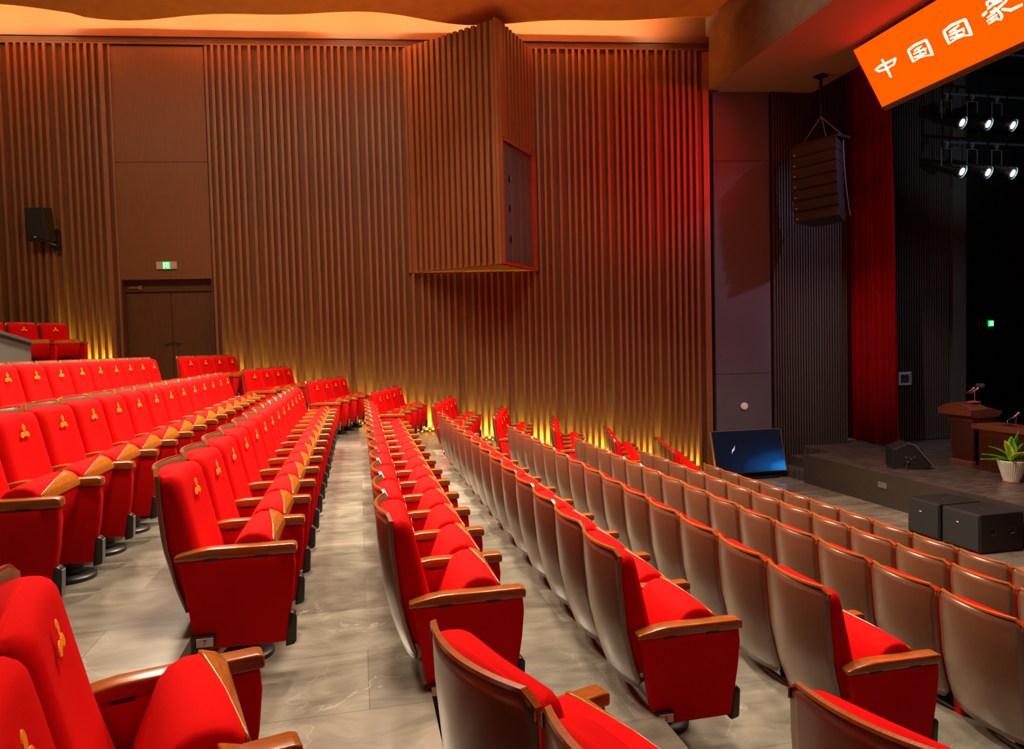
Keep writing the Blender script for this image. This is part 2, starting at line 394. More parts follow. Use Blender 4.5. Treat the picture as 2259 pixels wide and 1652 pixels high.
# ---- exit sign over the door
def exit_sign(loc, rotz, label, side_plates=True, w_=.16):
    t = thing('exit_sign', label, 'sign', loc, rotz)
    if side_plates: finish('frame', box_bm(-.20, .20, -.03, 0, -.075, .075, .006), mat('brushed_steel', (.55, .42, .36), rough=.4, metal=.3), t)
    bm = box_bm(-.07, .07, -.036, -.02 if side_plates else 0, -.073, .073)
    pn = finish('lit_panel', bm, mat('exit_green', (0.0, .1, .02), emit=(0.0, 1.0, .10), estr=1.4), t)
    bm = bmesh.new()   # running figure and doorway
    y0, y1 = -.040, -.0365
    for a in ((-.05, -.03, -.06, .045), (-.05, .05, .035, .05), (.04, .05, -.06, .045)): add_box(bm, a[0], a[1], y0, y1, a[2], a[3])
    for p in ([(-.010, .0), (.010, .005), (.014, -.02), (-.004, -.025)],
              [(.010, -.02), (.03, -.055), (.02, -.06), (-.002, -.024)],
              [(-.004, -.02), (-.022, -.036), (-.034, -.034), (-.030, -.027), (-.018, -.028), (-.002, -.01)],
              [(-.008, .0), (-.026, -.008), (-.026, -.001), (-.006, .007)],
              [(.008, .004), (.022, -.01), (.028, -.004), (.012, .012)]):
        add_prism(bm, p, y0, y1, 'y')
    add_prism(bm, [(.012 + .009*math.cos(q*.7854), .022 + .009*math.sin(q*.7854)) for q in range(8)], y0, y1, 'y')
    finish('running_figure', bm, mat('exit_white', (.6, .8, .7), emit=(.75, 1.0, .8), estr=1.6), pn)
    return t
p = WT @ Vector((ws(-3.70), -.03, 4.745))
exit_sign(p, WANG, 'lit green exit sign with steel side plates above the double door')

# ---- wall loudspeaker left of the door
t = thing('wall_speaker', 'small black loudspeaker on a bracket on the slatted wall left of the door', 'speaker', WT @ Vector((ws(-5.86), -.06, 5.52)), WANG)
bm = prism_bm([(-.24, -.30), (.12, -.30), (.15, -.05), (-.30, -.05)], -.30, .33, 'z', .012)
Tt = Matrix.Translation((0, -.06, .03)) @ Matrix.Rotation(math.radians(-8), 4, 'Z') @ Matrix.Rotation(math.radians(7), 4, 'X')
bm.transform(Tt); cab = finish('cabinet', bm, SPKM, t)
bm = box_bm(-.215, .10, -.312, -.300, -.27, .31); bm.transform(Tt); gr = finish('grille', bm, GRILL, cab)
bm = box_bm(-.10, -.06, -.320, -.311, -.235, -.218); bm.transform(Tt); finish('badge', bm, WHITE, gr)
bm = bmesh.new(); add_box(bm, .06, .19, -.05, 0, -.48, -.05); add_tube(bm, [(.12, -.03, -.35), (.02, -.18, -.30), (-.02, -.22, -.28)], .02); finish('bracket', bm, BLACKM, t)
bm = bmesh.new(); add_box(bm, .13, .17, -.10, -.05, .0, .02); finish('bracket_screw', bm, mat('brass', (.8, .5, .15), rough=.3, metal=1), t)

# ---- projecting lighting booth on the wall
BL, BR = WT @ Vector((ws(1.13), 0, 0)), WT @ Vector((ws(3.76), 0, 0))
BF = Vector((2.76, 13.22, 0))
BZ0, BZ1 = 4.52, 9.10
bt = thing('lighting_booth', 'wedge shaped slatted lighting booth projecting from the side wall', 'booth', (BF.x, BF.y, BZ0))
def off(v): return Vector((v.x - BF.x, v.y - BF.y, 0))
l_, r_ = off(BL), off(BR); f_ = Vector((0, 0, 0)); H = BZ1 - BZ0
bm = bmesh.new()
add_prism(bm, [(l_.x, l_.y), (f_.x, f_.y), (r_.x, r_.y)], 0, .05)
finish('bottom_panel', bm, SLATW, bt)
def face_frame(a, b):
    d = (b - a); L = d.length; d.normalize(); n = Vector((d.y, -d.x, 0))
    return Matrix(((d.x, -n.x, 0, a.x), (d.y, -n.y, 0, a.y), (0, 0, 1, 0), (0, 0, 0, 1))), L      # local: x along, -y outward
TL, LL = face_frame(l_, f_); TR_, LR = face_frame(f_, r_)
bm = bmesh.new()
add_box(bm, 0, LL, .01, .05, 0, H, 0, TL)
n = 16
for k in range(n):
    a = LL*k/n; add_box(bm, a + .01, a + .01 + LL/n*.55, -.06, .01, 0, H + .0, 1, TL)
finish('slatted_side', bm, [WALLW, SLATW], bt)
bm = bmesh.new(); add_box(bm, LL - .04, LL + .02, -.07, .05, 0, H + .02, 0, TL); add_box(bm, 0, .17, -.04, .05, 2.42, H + .02, 0, TR_); add_box(bm, 0, .06, -.04, .05, 0, 2.42, 0, TR_)
finish('corner_post', bm, SLATW, bt)
bm = bmesh.new()
add_box(bm, .06, LR, .01, .05, 2.42, H, 0, TR_)
for k in range(9):
    a = .19 + (LR - .19)*k/9; add_box(bm, a, a + .075, -.05, .01, 2.36, H, 1, TR_)
finish('slatted_front', bm, [WALLW, SLATW], bt)
REDLITF = mat('red_lit_frame', (.35, .02, .02), rough=.35)  # red stage light falling on the frame is put into its colour
bm = bmesh.new()
for a in ((.06, .10, 0, 2.42), (LR - .20, LR - .17, 0, 2.42), (.06, LR - .17, 0.0, .06), (.06, LR - .17, 2.36, 2.42)): add_box(bm, a[0], a[1], -.03, .05, a[2], a[3], 0, TR_)
wf = finish('window_frame', bm, REDLITF, bt)
bm = bmesh.new(); add_box(bm, LR - .17, LR + .02, -.05, .05, 0, 2.42, 0, TR_); finish('window_post', bm, SLATW, bt)
gm = bpy.data.materials.new('booth_mesh_scrim'); gm.use_nodes = True
nt = gm.node_tree; b_ = nt.nodes['Principled BSDF']; b_.inputs['Base Color'].default_value = (.16, .13, .16, 1); b_.inputs['Roughness'].default_value = .5; b_.inputs['Alpha'].default_value = .38
bm = bmesh.new(); add_box(bm, .10, LR - .20, .0, .006, .06, 2.36, 0, TR_); finish('window_pane', bm, gm, wf)
# lanterns standing in the booth window
for k, zz in enumerate((.55, 1.15, 1.72)):
    t = thing('stage_lantern', ('lowest' if k == 0 else 'middle' if k == 1 else 'topmost') + ' stage lantern behind the mesh window of the lighting booth', 'lamp', Vector((BF.x, BF.y, BZ0 + zz)) , 0, 'lanterns inside the lighting booth')
    o = Vector(TR_ @ Vector((.30, .22, 0)))
    T2 = Matrix.Translation(o) @ Matrix.Rotation(math.radians(-8), 4, 'Z') @ Matrix.Rotation(math.radians(12), 4, 'X')
    bm = bmesh.new(); add_tube(bm, [(-.30, .0, .05), (-.10, 0, .01), (.10, 0, -.03), (.24, 0, -.05)], [.09, .12, .12, .105], 14); bm.transform(Matrix.Translation(o)); finish('barrel', bm, BLACKM, t, True)
    bm = bmesh.new(); add_tube(bm, [(.235, 0, -.049), (.25, 0, -.053)], .09, 14); bm.transform(Matrix.Translation(o)); finish('lens', bm, mat('lantern_glass', (.12, .13, .2), rough=.08, spec=.8), t, True)
    bm = bmesh.new(); add_box(bm, -.12, .10, -.14, .14, .13, .145); add_box(bm, -.01, .01, -.14, -.125, -.02, .14); add_box(bm, -.01, .01, .125, .14, -.02, .14); add_box(bm, -.04, .04, .14, .55, .10, .14); bm.transform(Matrix.Translation(o)); finish('yoke', bm, GREYP, t)

# ---- floor spotlights along the foot of the wall, one in each slat gap
puck_m = mat('floor_light_glow', (1, .8, .4), emit=(1.0, .78, .30), estr=8)
def wall_floor_z(x):
    y = wy(x) - .05
    z = 0
    for k in range(1, 10):
        e = edges[k]
        # far leg of the edge
        (x0, y0), (x1, y1) = e[2], e[3]
        xe = x0 + (x1 - x0)*(y - y0)/(y1 - y0)
        if x < xe: z = FL[k+1]
    return z
me_p = None
ORD = ['first', 'second', 'third', 'fourth', 'fifth', 'sixth', 'seventh', 'eighth', 'ninth', 'tenth', 'eleventh', 'twelfth', 'thirteenth', 'fourteenth', 'fifteenth', 'sixteenth']
slat_pos.sort()
plist = []
for a, b_ in zip(slat_pos, slat_pos[1:]):
    if b_ - a > .25: continue
    sm = (a + .055 + b_)/2
    x = sm*math.cos(WANG)
    if x < -2.6 : continue
    plist.append((sm, x))
proto = None
for n_, (sm, x) in enumerate(plist):
    z = wall_floor_z(x)
    p = WT @ Vector((sm, -.035, z))
    if proto is None:
        bm = bmesh.new(); add_lathe(bm, [(.030, 0), (.030, .006), (.022, .009)], 12)
        o = finish('floor_light', bm, BLACKM, None)
        bm = bmesh.new(); add_lathe(bm, [(.021, .0085), (.018, .0115), (0.0001, .012)], 12); g = finish('lamp_lens', bm, puck_m, o)
        proto = (o, g); o.location = p
    else:
        o = proto[0].copy(); C.objects.link(o); o.location = p
        g = proto[1].copy(); C.objects.link(g); g.parent = o
    tag(o, 'small recessed amber light at the foot of the slatted side wall, between two slats', 'light', 'amber lights along the foot of the slatted wall')
# the light those lamps throw up the wall, one strip per terrace
segs = []
for sm, x in plist:
    z = wall_floor_z(x)
    if segs and abs(segs[-1][2] - z) < .01: segs[-1][1] = sm
    else: segs.append([sm, sm, z])
segs.insert(0, [ws(-5.85), ws(-4.85), 2.6])
for a, b_, z in segs:
    m_ = WT @ Vector(((a + b_)/2, -.03, z + .02)); tt = m_ + Vector((0, 0, 1))
    L = b_ - a + .1
    o = lamp('floor_light_glow', 'AREA', m_, tt, 75.0*L, (1.0, .88, .07), shape='RECTANGLE', size=L, size_y=.02, spread=math.radians(26))
    up_ = (Vector((0, 0, 1))*math.cos(.14) - WNRM*math.sin(.14))     # leaning in towards the wall
    o.rotation_euler = Matrix((WDIR, (-up_).cross(WDIR), -up_)).transposed().to_euler()
    o2 = lamp('floor_light_spill', 'AREA', WT @ Vector(((a + b_)/2, -.10, z + .03)), WT @ Vector(((a + b_)/2, -.10, z + 3)), 9.0*L, (1.0, .74, .10), shape='RECTANGLE', size=L, size_y=.03)
    o2.rotation_euler = Matrix((WDIR, -Vector((0, 0, 1)).cross(WDIR), -Vector((0, 0, 1)))).transposed().to_euler()

# ------------------------------------------------------------------ proscenium: pier, fascia, soffit, dark side walls
P0, P1 = ws(7.60), ws(8.83)
bm = bmesh.new()
wbox(bm, S1, P0, .10, .3, 0, 9.6, 1)
wbox(bm, P0, P1, -.02, .3, 0, 2.215); wbox(bm, P0, P1, -.02, .3, 2.225, 6.80); wbox(bm, P0, P1, -.02, .3, 6.81, 8.28)
wbox(bm, P1, P1 + .10, .04, .3, 0, 8.28, 1)
struct('wall_pier', bm, [PIERM, mat('dark_reveal', (.02, .012, .01), rough=.7)])
bm = bmesh.new(); add_box(bm, 7.5, 7.75, -3, 14.05, 8.3, 10.0)
struct('wall_fascia', bm, FASC)
bm = bmesh.new(); add_box(bm, 7.51, 9.82, -3, 13.86, 8.28, 8.36)
struct('ceiling_soffit', bm, mat('soffit_paint', (.24, .15, .12), rough=.75, spec=.2))
# small round detector on the pier
t = thing('call_point', 'round white disc device on the grey pier above the television', 'wall device', WT @ Vector((ws(8.216), -.02, 1.51)), WANG)
bm = bmesh.new(); add_lathe(bm, [(.08, 0), (.08, .02), (.072, .03)], 28); bm.transform(Matrix.Rotation(math.radians(90), 4, 'X')); finish('cover', bm, WHITE, t, 'auto')
bm = bmesh.new(); add_lathe(bm, [(.055, .03), (.05, .034), (.0001, .035)], 28); bm.transform(Matrix.Rotation(math.radians(90), 4, 'X')); finish('front_disc', bm, WHITE, t, 'auto')
# fluted dark wall beside the pier and behind the curtain
bm = bmesh.new()
add_box(bm, 8.88, 10.72, 13.80, 13.95, 0, 9.2)
x = 8.90
while x < 10.70: add_box(bm, x, x + .028, 13.765, 13.80, .0, 9.2, 1); x += .066
add_box(bm, 11.2, 13.19, 13.55, 13.7, .58, 9.4)
x = 11.2
while x < 13.19: add_box(bm, x, x + .028, 13.515, 13.55, .60, 9.4, 1); x += .066
struct('wall_stage_left', bm, [DARKW, DARKS])
bm = bmesh.new(); add_box(bm, 13.19, 13.55, 13.44, 14.9, .58, 9.6)
struct('wall_stage_pier', bm, GREYW)
bm = bmesh.new(); add_box(bm, 13.4, 22, 14.82, 15.0, .58, 9.6); add_box(bm, 15.85, 17.2, 14.78, 14.82, .58, 2.85, 1)
add_box(bm, 21.8, 22, -4, 15, .58, 9.6); add_box(bm, 9.0, 22, -4, 15, 9.6, 9.7)
struct('wall_stage_back', bm, [DARKW, mat('dark_doorway', (.006, .005, .006), rough=.9)])
exit_sign(Vector((15.66, 14.81, 3.22)), 0, 'lit green exit sign on the dark wall at the back of the stage', False)

# ---- stage
SX, SZ = 8.87, .58
bm = bmesh.new()
add_prism(bm, [(SX, -4), (22, -4), (22, 14.9), (9.55, 14.0), (9.55, 12.73), (SX, 12.73)], 0.02, SZ)
struct('floor_stage', bm, STAGEM)
bm = bmesh.new(); add_box(bm, SX - .012, SX, -4, 12.72, .0, SZ - .006); struct('trim_stage_front', bm, mat('stage_fascia', (.045, .034, .026), rough=.55, noise_amt=.15, noise_scale=20))
bm = bmesh.new(); add_box(bm, 8.93, 9.25, 12.74, 13.79, 0, .195); add_box(bm, 9.25, 9.56, 12.74, 13.79, 0, .39); struct('stairs_stage', bm, STAGEM)
bm = box_bm(SX - .022, SX - .012, 10.40, 10.61, .315, .415, .002); tag(finish('socket_plate', bm, GREYP), 'small grey socket plate on the dark stage front', 'socket')

# ---- LED banner under the soffit
SA, SB = Vector((9.05, 0, 8.2)), Vector((9.65, 0, 7.21))
sd = (SB - SA); sl = sd.length; sd.normalize(); sn = Vector((-sd.z, 0, sd.x)); sn = sn if sn.x < 0 else -sn
SY0, SLEN = 11.42, 9.4
ST = Matrix(((0, sd.x, sn.x, SA.x), (-1, 0, 0, SY0), (0, sd.z, sn.z, SA.z), (0, 0, 0, 1)))   # local: x to the right, y down the face, z outward
sg = thing('led_banner', 'long glowing orange banner with white characters under the proscenium', 'sign', (0, 0, 0))
bm = bmesh.new(); add_box(bm, 0.0, SLEN, 0, sl, -.12, -.001, 0, ST); finish('housing', bm, BLACKM, sg)
ledm = bpy.data.materials.new('led_orange'); ledm.use_nodes = True
nt = ledm.node_tree; nt.nodes.clear(); em = nt.nodes.new('ShaderNodeEmission'); ou = nt.nodes.new('ShaderNodeOutputMaterial')
em.inputs['Color'].default_value = (1.0, .0120, .0, 1); em.inputs['Strength'].default_value = 10
nt.links.new(em.outputs[0], ou.inputs[0])
bm = bmesh.new(); add_box(bm, 0, SLEN, 0, sl, 0, .004, 0, ST); scr = finish('screen', bm, ledm, sg)
bm = bmesh.new(); add_box(bm, -.01, SLEN + .01, sl, sl + .03, -.20, .03, 0, ST); add_box(bm, -.01, SLEN + .01, sl + .03, sl + .10, -.20, -.02, 0, ST); finish('bottom_ledge', bm, mat('ledge_paint', (.13, .10, .09), rough=.7), sg)
GL = {
 'middle': [[[0.247,0.504],[0.385,0.48],[0.527,0.488],[0.743,0.491],0.026],[[0.262,0.503],[0.301,0.552],[0.462,0.577],[0.658,0.569],0.021],[[0.743,0.491],[0.703,0.527],[0.654,0.57],0.023],[[0.479,0.399],[0.485,0.556],[0.481,0.736],0.03]],
 'country': [[[1.038,0.477],[1.033,0.583],[1.031,0.685],0.028],[[1.04,0.474],[1.197,0.45],[1.427,0.463],0.025],[[1.425,0.466],[1.426,0.586],[1.417,0.727],0.033],[[1.415,0.73],[1.307,0.693],0.013],[[1.037,0.683],[1.175,0.67],[1.307,0.693],0.015],[[1.135,0.528],[1.225,0.522],[1.304,0.518],0.018],[[1.101,0.572],[1.229,0.575],[1.361,0.588],0.018],[[1.081,0.628],[1.209,0.641],[1.326,0.65],0.02],[[1.225,0.507],[1.226,0.581],[1.226,0.656],0.02],[[1.313,0.563],[1.332,0.618],0.017]],
 'country_again': [[[1.775,0.483],[1.769,0.59],[1.768,0.689],0.03],[[1.777,0.479],[1.943,0.452],[2.179,0.471],0.026],[[2.178,0.473],[2.174,0.594],[2.167,0.723],0.035],[[2.164,0.728],[2.053,0.688],0.013],[[1.772,0.688],[1.917,0.675],[2.053,0.688],0.015],[[1.861,0.534],[1.956,0.527],[2.049,0.507],0.02],[[1.838,0.578],[1.966,0.581],[2.104,0.589],0.02],[[1.826,0.629],[1.948,0.645],[2.072,0.66],0.021],[[1.959,0.508],[1.957,0.583],[1.958,0.66],0.021],[[2.067,0.575],[2.086,0.629],0.017]],
 'home': [[[2.456,0.55],[2.532,0.528],0.026],[[2.663,0.424],[2.715,0.455],[2.781,0.439],0.021],[[2.60,0.41],[2.72,0.395],[2.98,0.40],[2.96,0.46],0.021],[[2.71,.33],[2.735,.385],.024],[[2.60,.40],[2.585,.455],.022],[[2.567,0.497],[2.671,0.477],[2.811,0.487],0.021],[[2.583,0.561],[2.694,0.566],[2.842,0.529],[2.892,0.505],0.021],[[2.664,0.531],[2.706,0.624],[2.715,0.693],[2.677,0.726],0.023],[[2.677,0.726],[2.599,0.68],[2.549,0.674],0.013],[[2.505,0.61],[2.584,0.6],[2.648,0.594],0.015],[[2.482,0.656],[2.577,0.642],[2.654,0.636],0.017],[[2.485,0.697],[2.565,0.695],[2.642,0.675],0.017],[[2.756,0.601],[2.866,0.67],[3.038,0.676],0.025]],
}
lettm = mat('led_white', (1, 1, .8), emit=(1.0, .95, .62), estr=2.2)
for nm, strokes in GL.items():
    bm = bmesh.new()
    for st in strokes:
        w_ = st[-1]*.82; P = [Vector(p) for p in st[:-1]]
        # a brush stroke: ribbon with tapering, slightly ragged ends
        L, Rr = [], []
        Q = []
        for a, b_ in zip(P, P[1:]):
            for k in range(4): Q.append(a.lerp(b_, k/4))
        Q.append(P[-1])
        for i, q in enumerate(Q):
            d = (Q[min(i+1, len(Q)-1)] - Q[max(i-1, 0)]).normalized(); nn = Vector((-d.y, d.x))
            ww = w_*(.78 + .25*math.sin(math.pi*min(1, (i + .8)/len(Q))) + random.uniform(-.07, .07))
            L.append(q + nn*ww); Rr.append(q - nn*ww)
        d0 = (Q[0] - Q[1]).normalized()*w_*.5; d1 = (Q[-1] - Q[-2]).normalized()*w_*.6
        L[0] += d0; Rr[0] += d0*.3; L[-1] += d1*.3; Rr[-1] += d1
        zt = .010 + random.uniform(0, .002)
        va = [bm.verts.new(ST @ Vector((p.x, p.y, zt))) for p in L]; vb = [bm.verts.new(ST @ Vector((p.x, p.y, zt))) for p in Rr]
        for i in range(len(va) - 1): bm.faces.new((va[i], va[i+1], vb[i+1], vb[i]))
    r = bmesh.ops.extrude_face_region(bm, geom=bm.faces[:])
    for v in r['geom']:
        if isinstance(v, bmesh.types.BMVert): v.co -= sn*.004
    finish('character', bm, lettm, scr)

# ---- line array of loudspeakers hanging left of the stage
la = thing('line_array', 'tall black line array loudspeaker hanging beside the red curtain', 'speaker', (9.36, 12.78, 0), math.radians(22))
bm = bmesh.new(); add_tube(bm, [(0, 0, 8.28), (0, 0, 7.45)], .012); add_box(bm, -.10, .10, -.10, .10, 8.24, 8.28); add_tube(bm, [(0, 0, 8.25), (0, 0, 7.75)], .035, 8); finish('hanging_chain', bm, BLACKM, la)
bm = bmesh.new(); add_tube(bm, [(0, 0, 7.45), (0, -.45, 6.97)], .012, 6); add_tube(bm, [(0, 0, 7.45), (0, .45, 6.97)], .012, 6); add_tube(bm, [(0, 0, 7.5), (.2, 0, 7.0)], .012, 6); finish('bridle', bm, GREYP, la)
bm = box_bm(-.20, .22, -.50, .50, 6.90, 6.97, .01); finish('flying_frame', bm, BLACKM, la)
zt = 6.88
xo = 0
for k in range(7):
    h = .225; a = math.radians(1.2 + k*1.6)
    bm = prism_bm([(-.30, -.50), (-.30, .50), (.18, .36), (.18, -.36)], -h + .012, 0, 'z', .01)
    bm.transform(Matrix.Translation((xo, 0, zt)) @ Matrix.Rotation(a, 4, 'Y')); c_ = finish('array_cabinet', bm, SPKM, la)
    bm = box_bm(-.312, -.30, -.47, .47, -h + .03, -.018); bm.transform(Matrix.Translation((xo, 0, zt)) @ Matrix.Rotation(a, 4, 'Y')); g_ = finish('grille', bm, GRILL, c_)
    bm = box_bm(-.318, -.311, .38, .43, -h + .05, -h + .065); bm.transform(Matrix.Translation((xo, 0, zt)) @ Matrix.Rotation(a, 4, 'Y')); finish('badge', bm, mat('pink_badge', (.8, .5, .5), rough=.4), g_)
    zt -= h; xo += h*math.sin(a)*.9
bm = bmesh.new()
pts = []
for k in range(15): pts.append((.05 + .0012*k*k, -.44, 6.95 - .11*k))
add_tube(bm, pts, .012, 6); finish('cable', bm, mat('cable_grey', (.16, .14, .2), rough=.5), la)

# ---- main curtain leg
bm = bmesh.new()
NY, zs = 90, [.635, 2.5, 4.6, 6.8, 9.3]
rows_ = []
for z in zs:
    row = []
    fl_ = 1.0 - (z - .6)/9*.22
    for i in range(NY + 1):
        u = i/NY
        y = 14.2 - (1.60*(1 - (1 - fl_)*.55))*u
        x = 11.02 + .07*math.sin(u*62 + .5*math.sin(u*7)) + .035*math.sin(u*17 + z*.12) + .05*u
        row.append((x, y, z))
    rows_.append(row)
V = [[bm.verts.new(p) for p in r] for r in rows_]
for A, B in zip(V, V[1:]):
    for k in range(NY): bm.faces.new((A[k], A[k+1], B[k+1], B[k]))
bmesh.ops.solidify(bm, geom=bm.faces[:], thickness=.012)
tag(finish('stage_curtain', bm, CURT, None, True), 'tall dark red velvet curtain hanging at the left of the stage', 'curtain')
bm = box_bm(11.2, 11.26, 13.0, 13.6, 8.9, 9.3)
bm.free()

# ---- control panel on the stage wall
t = thing('control_panel', 'pale control panel with a dark screen on the fluted stage wall', 'control panel', (11.96, 13.51, 2.0))
finish('case', box_bm(-.17, .17, -.04, 0, -.15, .15, .012), BLUEP, t)
finish('screen', box_bm(-.12, .09, -.045, -.038, -.09, .09), mat('panel_screen', (.05, .06, .08), rough=.15), t)
for k in range(4): finish('button', box_bm(.115, .14, -.05, -.038, .08 - k*.055, .10 - k*.055), mat('red_button', (.6, .03, .05), rough=.4) if k == 1 else GREYP, t)

# ---- television on a floor stand, tilted back, by the pier
t = thing('television', 'large flat television tilted back on the floor at the foot of the grey pier', 'television', (8.09, 13.40, .0), -.05)
Tt = Matrix.Translation((0, 0, .13)) @ Matrix.Rotation(math.radians(-17), 4, 'X')
def tv(bm): bm.transform(Tt @ Matrix.Shear('XZ', 4, (0, 0)) if False else Tt); return bm
SHX = Matrix(((1, 0, -.19, 0), (0, 1, 0, 0), (0, 0, 1, 0), (0, 0, 0, 1)))
RZ = Matrix.Rotation(math.radians(0), 4, 'Y')
finish('casing', tv(box_bm(-.80, .80, -.02, .05, 0, .92, .006)), BLACKP, t)
bm = bmesh.new(); add_box(bm, -.805, -.795, -.024, .05, 0, .925); add_box(bm, -.805, .805, -.024, .05, .915, .925); add_box(bm, .795, .805, -.024, .05, 0, .925)
finish('bezel', tv(bm), mat('tv_bezel', (.45, .25, .16), rough=.3, metal=.6), t)
tvm = bpy.data.materials.new('tv_picture'); tvm.use_nodes = True
nt = tvm.node_tree; N = nt.nodes; b_ = N['Principled BSDF']
b_.inputs['Base Color'].default_value = (.004, .005, .008, 1); b_.inputs['Roughness'].default_value = .06
tc = N.new('ShaderNodeTexCoord'); sp = N.new('ShaderNodeSeparateXYZ'); nt.links.new(tc.outputs['Generated'], sp.inputs[0])
gr = N.new('ShaderNodeTexGradient'); gr.gradient_type = 'SPHERICAL'
mp = N.new('ShaderNodeMapping'); mp.inputs['Location'].default_value = (-1.0, 0, -.15); nt.links.new(tc.outputs['Generated'], mp.inputs['Vector']); nt.links.new(mp.outputs['Vector'], gr.inputs['Vector'])
cr_ = N.new('ShaderNodeValToRGB'); nt.links.new(gr.outputs['Fac'], cr_.inputs['Fac'])
e = cr_.color_ramp.elements; e[0].position = .0; e[0].color = (.002, .004, .012, 1); e[1].position = 1.0; e[1].color = (.03, .28, .72, 1)
q = e.new(.35); q.color = (.002, .008, .03, 1); q = e.new(.72); q.color = (.003, .055, .20, 1); q = e.new(.80); q.color = (.01, .14, .42, 1)
nt.links.new(cr_.outputs['Color'], b_.inputs['Emission Color']); b_.inputs['Emission Strength'].default_value = 1.0
finish('screen', tv(box_bm(-.785, .785, -.024, -.019, .02, .905)), tvm, t)
bm = bmesh.new()
for p in ([(-.40, .42), (-.37, .47), (-.33, .50), (-.30, .60), (-.35, .53), (-.385, .50)],): add_prism(bm, p, -.0265, -.0245, 'y')
finish('picture_mark', tv(bm), mat('mark_glow', (.3, .2, .4), emit=(.62, .42, .80), estr=1.0), t)
bm = bmesh.new(); add_box(bm, -.60, .60, -.06, .40, .0, .05); add_box(bm, -.25, -.15, .08, .16, .05, .26); add_box(bm, .15, .25, .08, .16, .05, .26); finish('stand', bm, BLACKM, t)

# ---- subwoofers in front of the stage
def sub(y0, y1, label):
    t = thing('subwoofer', label, 'speaker', (8.4, (y0 + y1)/2, 0), 0, 'black subwoofers before the stage')
    hw = (y1 - y0)/2
    cab = finish('cabinet', box_bm(-.355, .35, -hw, hw, .012, .535, .012), SPKM, t)
    finish('grille', box_bm(-.372, -.352, -hw + .015, hw - .015, .03, .52, .008), GRILL, cab)
    g = t.children[0]
    bm = box_bm(-.378, -.371, .02, .055, .36, .372); finish('badge', bm, WHITE, cab)
    for sx in (-.16, .16):
        bm = bmesh.new(); add_lathe(bm, [(.062, 0), (.062, .006), (.052, .008), (.048, .002)], 20); bm.transform(Matrix.Translation((sx, -hw - .001, .29)) @ Matrix.Rotation(math.radians(90), 4, 'X')); h_ = finish('handle_cup', bm, BLACKP, cab, 'auto')
        bm = box_bm(sx - .034, sx + .034, -hw - .006, -hw + .0, .262, .318); finish('handle_recess', bm, mat('recess_black', (.002, .002, .002), rough=.9), h_)
        bm = bmesh.new(); add_tube(bm, [(sx - .032, -hw - .010, .264), (sx, -hw - .014, .260), (sx + .032, -hw - .010, .264)], .006, 6); finish('grip', bm, CHROME, h_)
    bm = bmesh.new(); add_lathe(bm, [(.03, .5352), (.028, .538), (.012, .536)], 16); finish('pole_socket', bm, BLACKP, cab)
    for sx in (-.30, .30):
        for yy in (-hw + .06, hw - .06):
            bm = bmesh.new(); add_lathe(bm, [(.02, 0), (.02, .014)], 10); bm.transform(Matrix.Translation((sx, yy, 0))); finish('foot', bm, BLACKP, t)
sub(7.75, 8.37, 'black subwoofer box with two round handle cups, nearer of the pair before the stage')
sub(8.42, 9.01, 'black subwoofer box half hidden behind its twin, farther of the pair before the stage')

# ---- stage monitor wedge
t = thing('stage_monitor', 'black wedge stage monitor lying on the stage edge before the curtain', 'speaker', (9.56, 10.66, SZ), math.radians(-28))
prof = [(-.29, 0), (.24, 0), (.34, .09), (.06, .43), (-.06, .46), (-.29, .35)]
finish('cabinet', prism_bm(prof, -.05, .50, 'y', .015), SPKM, t)
bm = bmesh.new()
d = Vector((.06 - .34, 0, .43 - .09)).normalized()
add_prism(bm, [(.345, .10), (.075, .428), (.085, .437), (.357, .108)], -.02, .47, 'y'); gq = finish('grille', bm, GRILL, t)
bm = bmesh.new(); add_prism(bm, [(.345, .075), (.355, .085), (.07, .445), (-.055, .475), (-.06, .462), (.06, .430)], -.055, -.045, 'y'); finish('edge_trim', bm, GREYP, t)
finish('connector_plate', box_bm(-.14, .10, -.056, -.05, .10, .26), BLACKP, t)
for a, z in ((-.08, .21), (.0, .19), (.05, .22), (-.05, .14)):
    bm = bmesh.new(); add_tube(bm, [(a, -.075, z), (a, -.05, z)], .016, 10); finish('connector', bm, CHROME, t)
bm = bmesh.new()
pts = [(-.05, -.075, .14), (-.10, -.12, .02), (-.22, -.05, .008), (-.36, .10, .008), (-.30, .26, .008), (-.16, .16, .008)]
add_tube(bm, pts, .007, 6); finish('cable', bm, BLACKP, t, True)

# ---- lectern
t = thing('lectern', 'dark mahogany lectern with a wide slab top standing on the stage', 'lectern', (10.78, 10.80, SZ))
bm = bmesh.new()
def rect(x0, x1, y0, y1, z): return [(x0, y0, z), (x1, y0, z), (x1, y1, z), (x0, y1, z)]
add_loft(bm, [rect(.02, .42, -.25, .20, .06), rect(.0, .46, -.26, .29, .80)])
finish('body', bm, MAHOG, t)
bm = bmesh.new(); add_loft(bm, [rect(-.03, .46, -.27, .23, 0), rect(-.03, .46, -.27, .23, .055), rect(.01, .43, -.255, .20, .075)]); finish('base', bm, MAHOGT, t)
bm = bmesh.new(); add_loft(bm, [rect(.0, .48, -.24, .30, .79), rect(.02, .5, -.24, .32, .86)]); finish('neck', bm, MAHOGT, t)
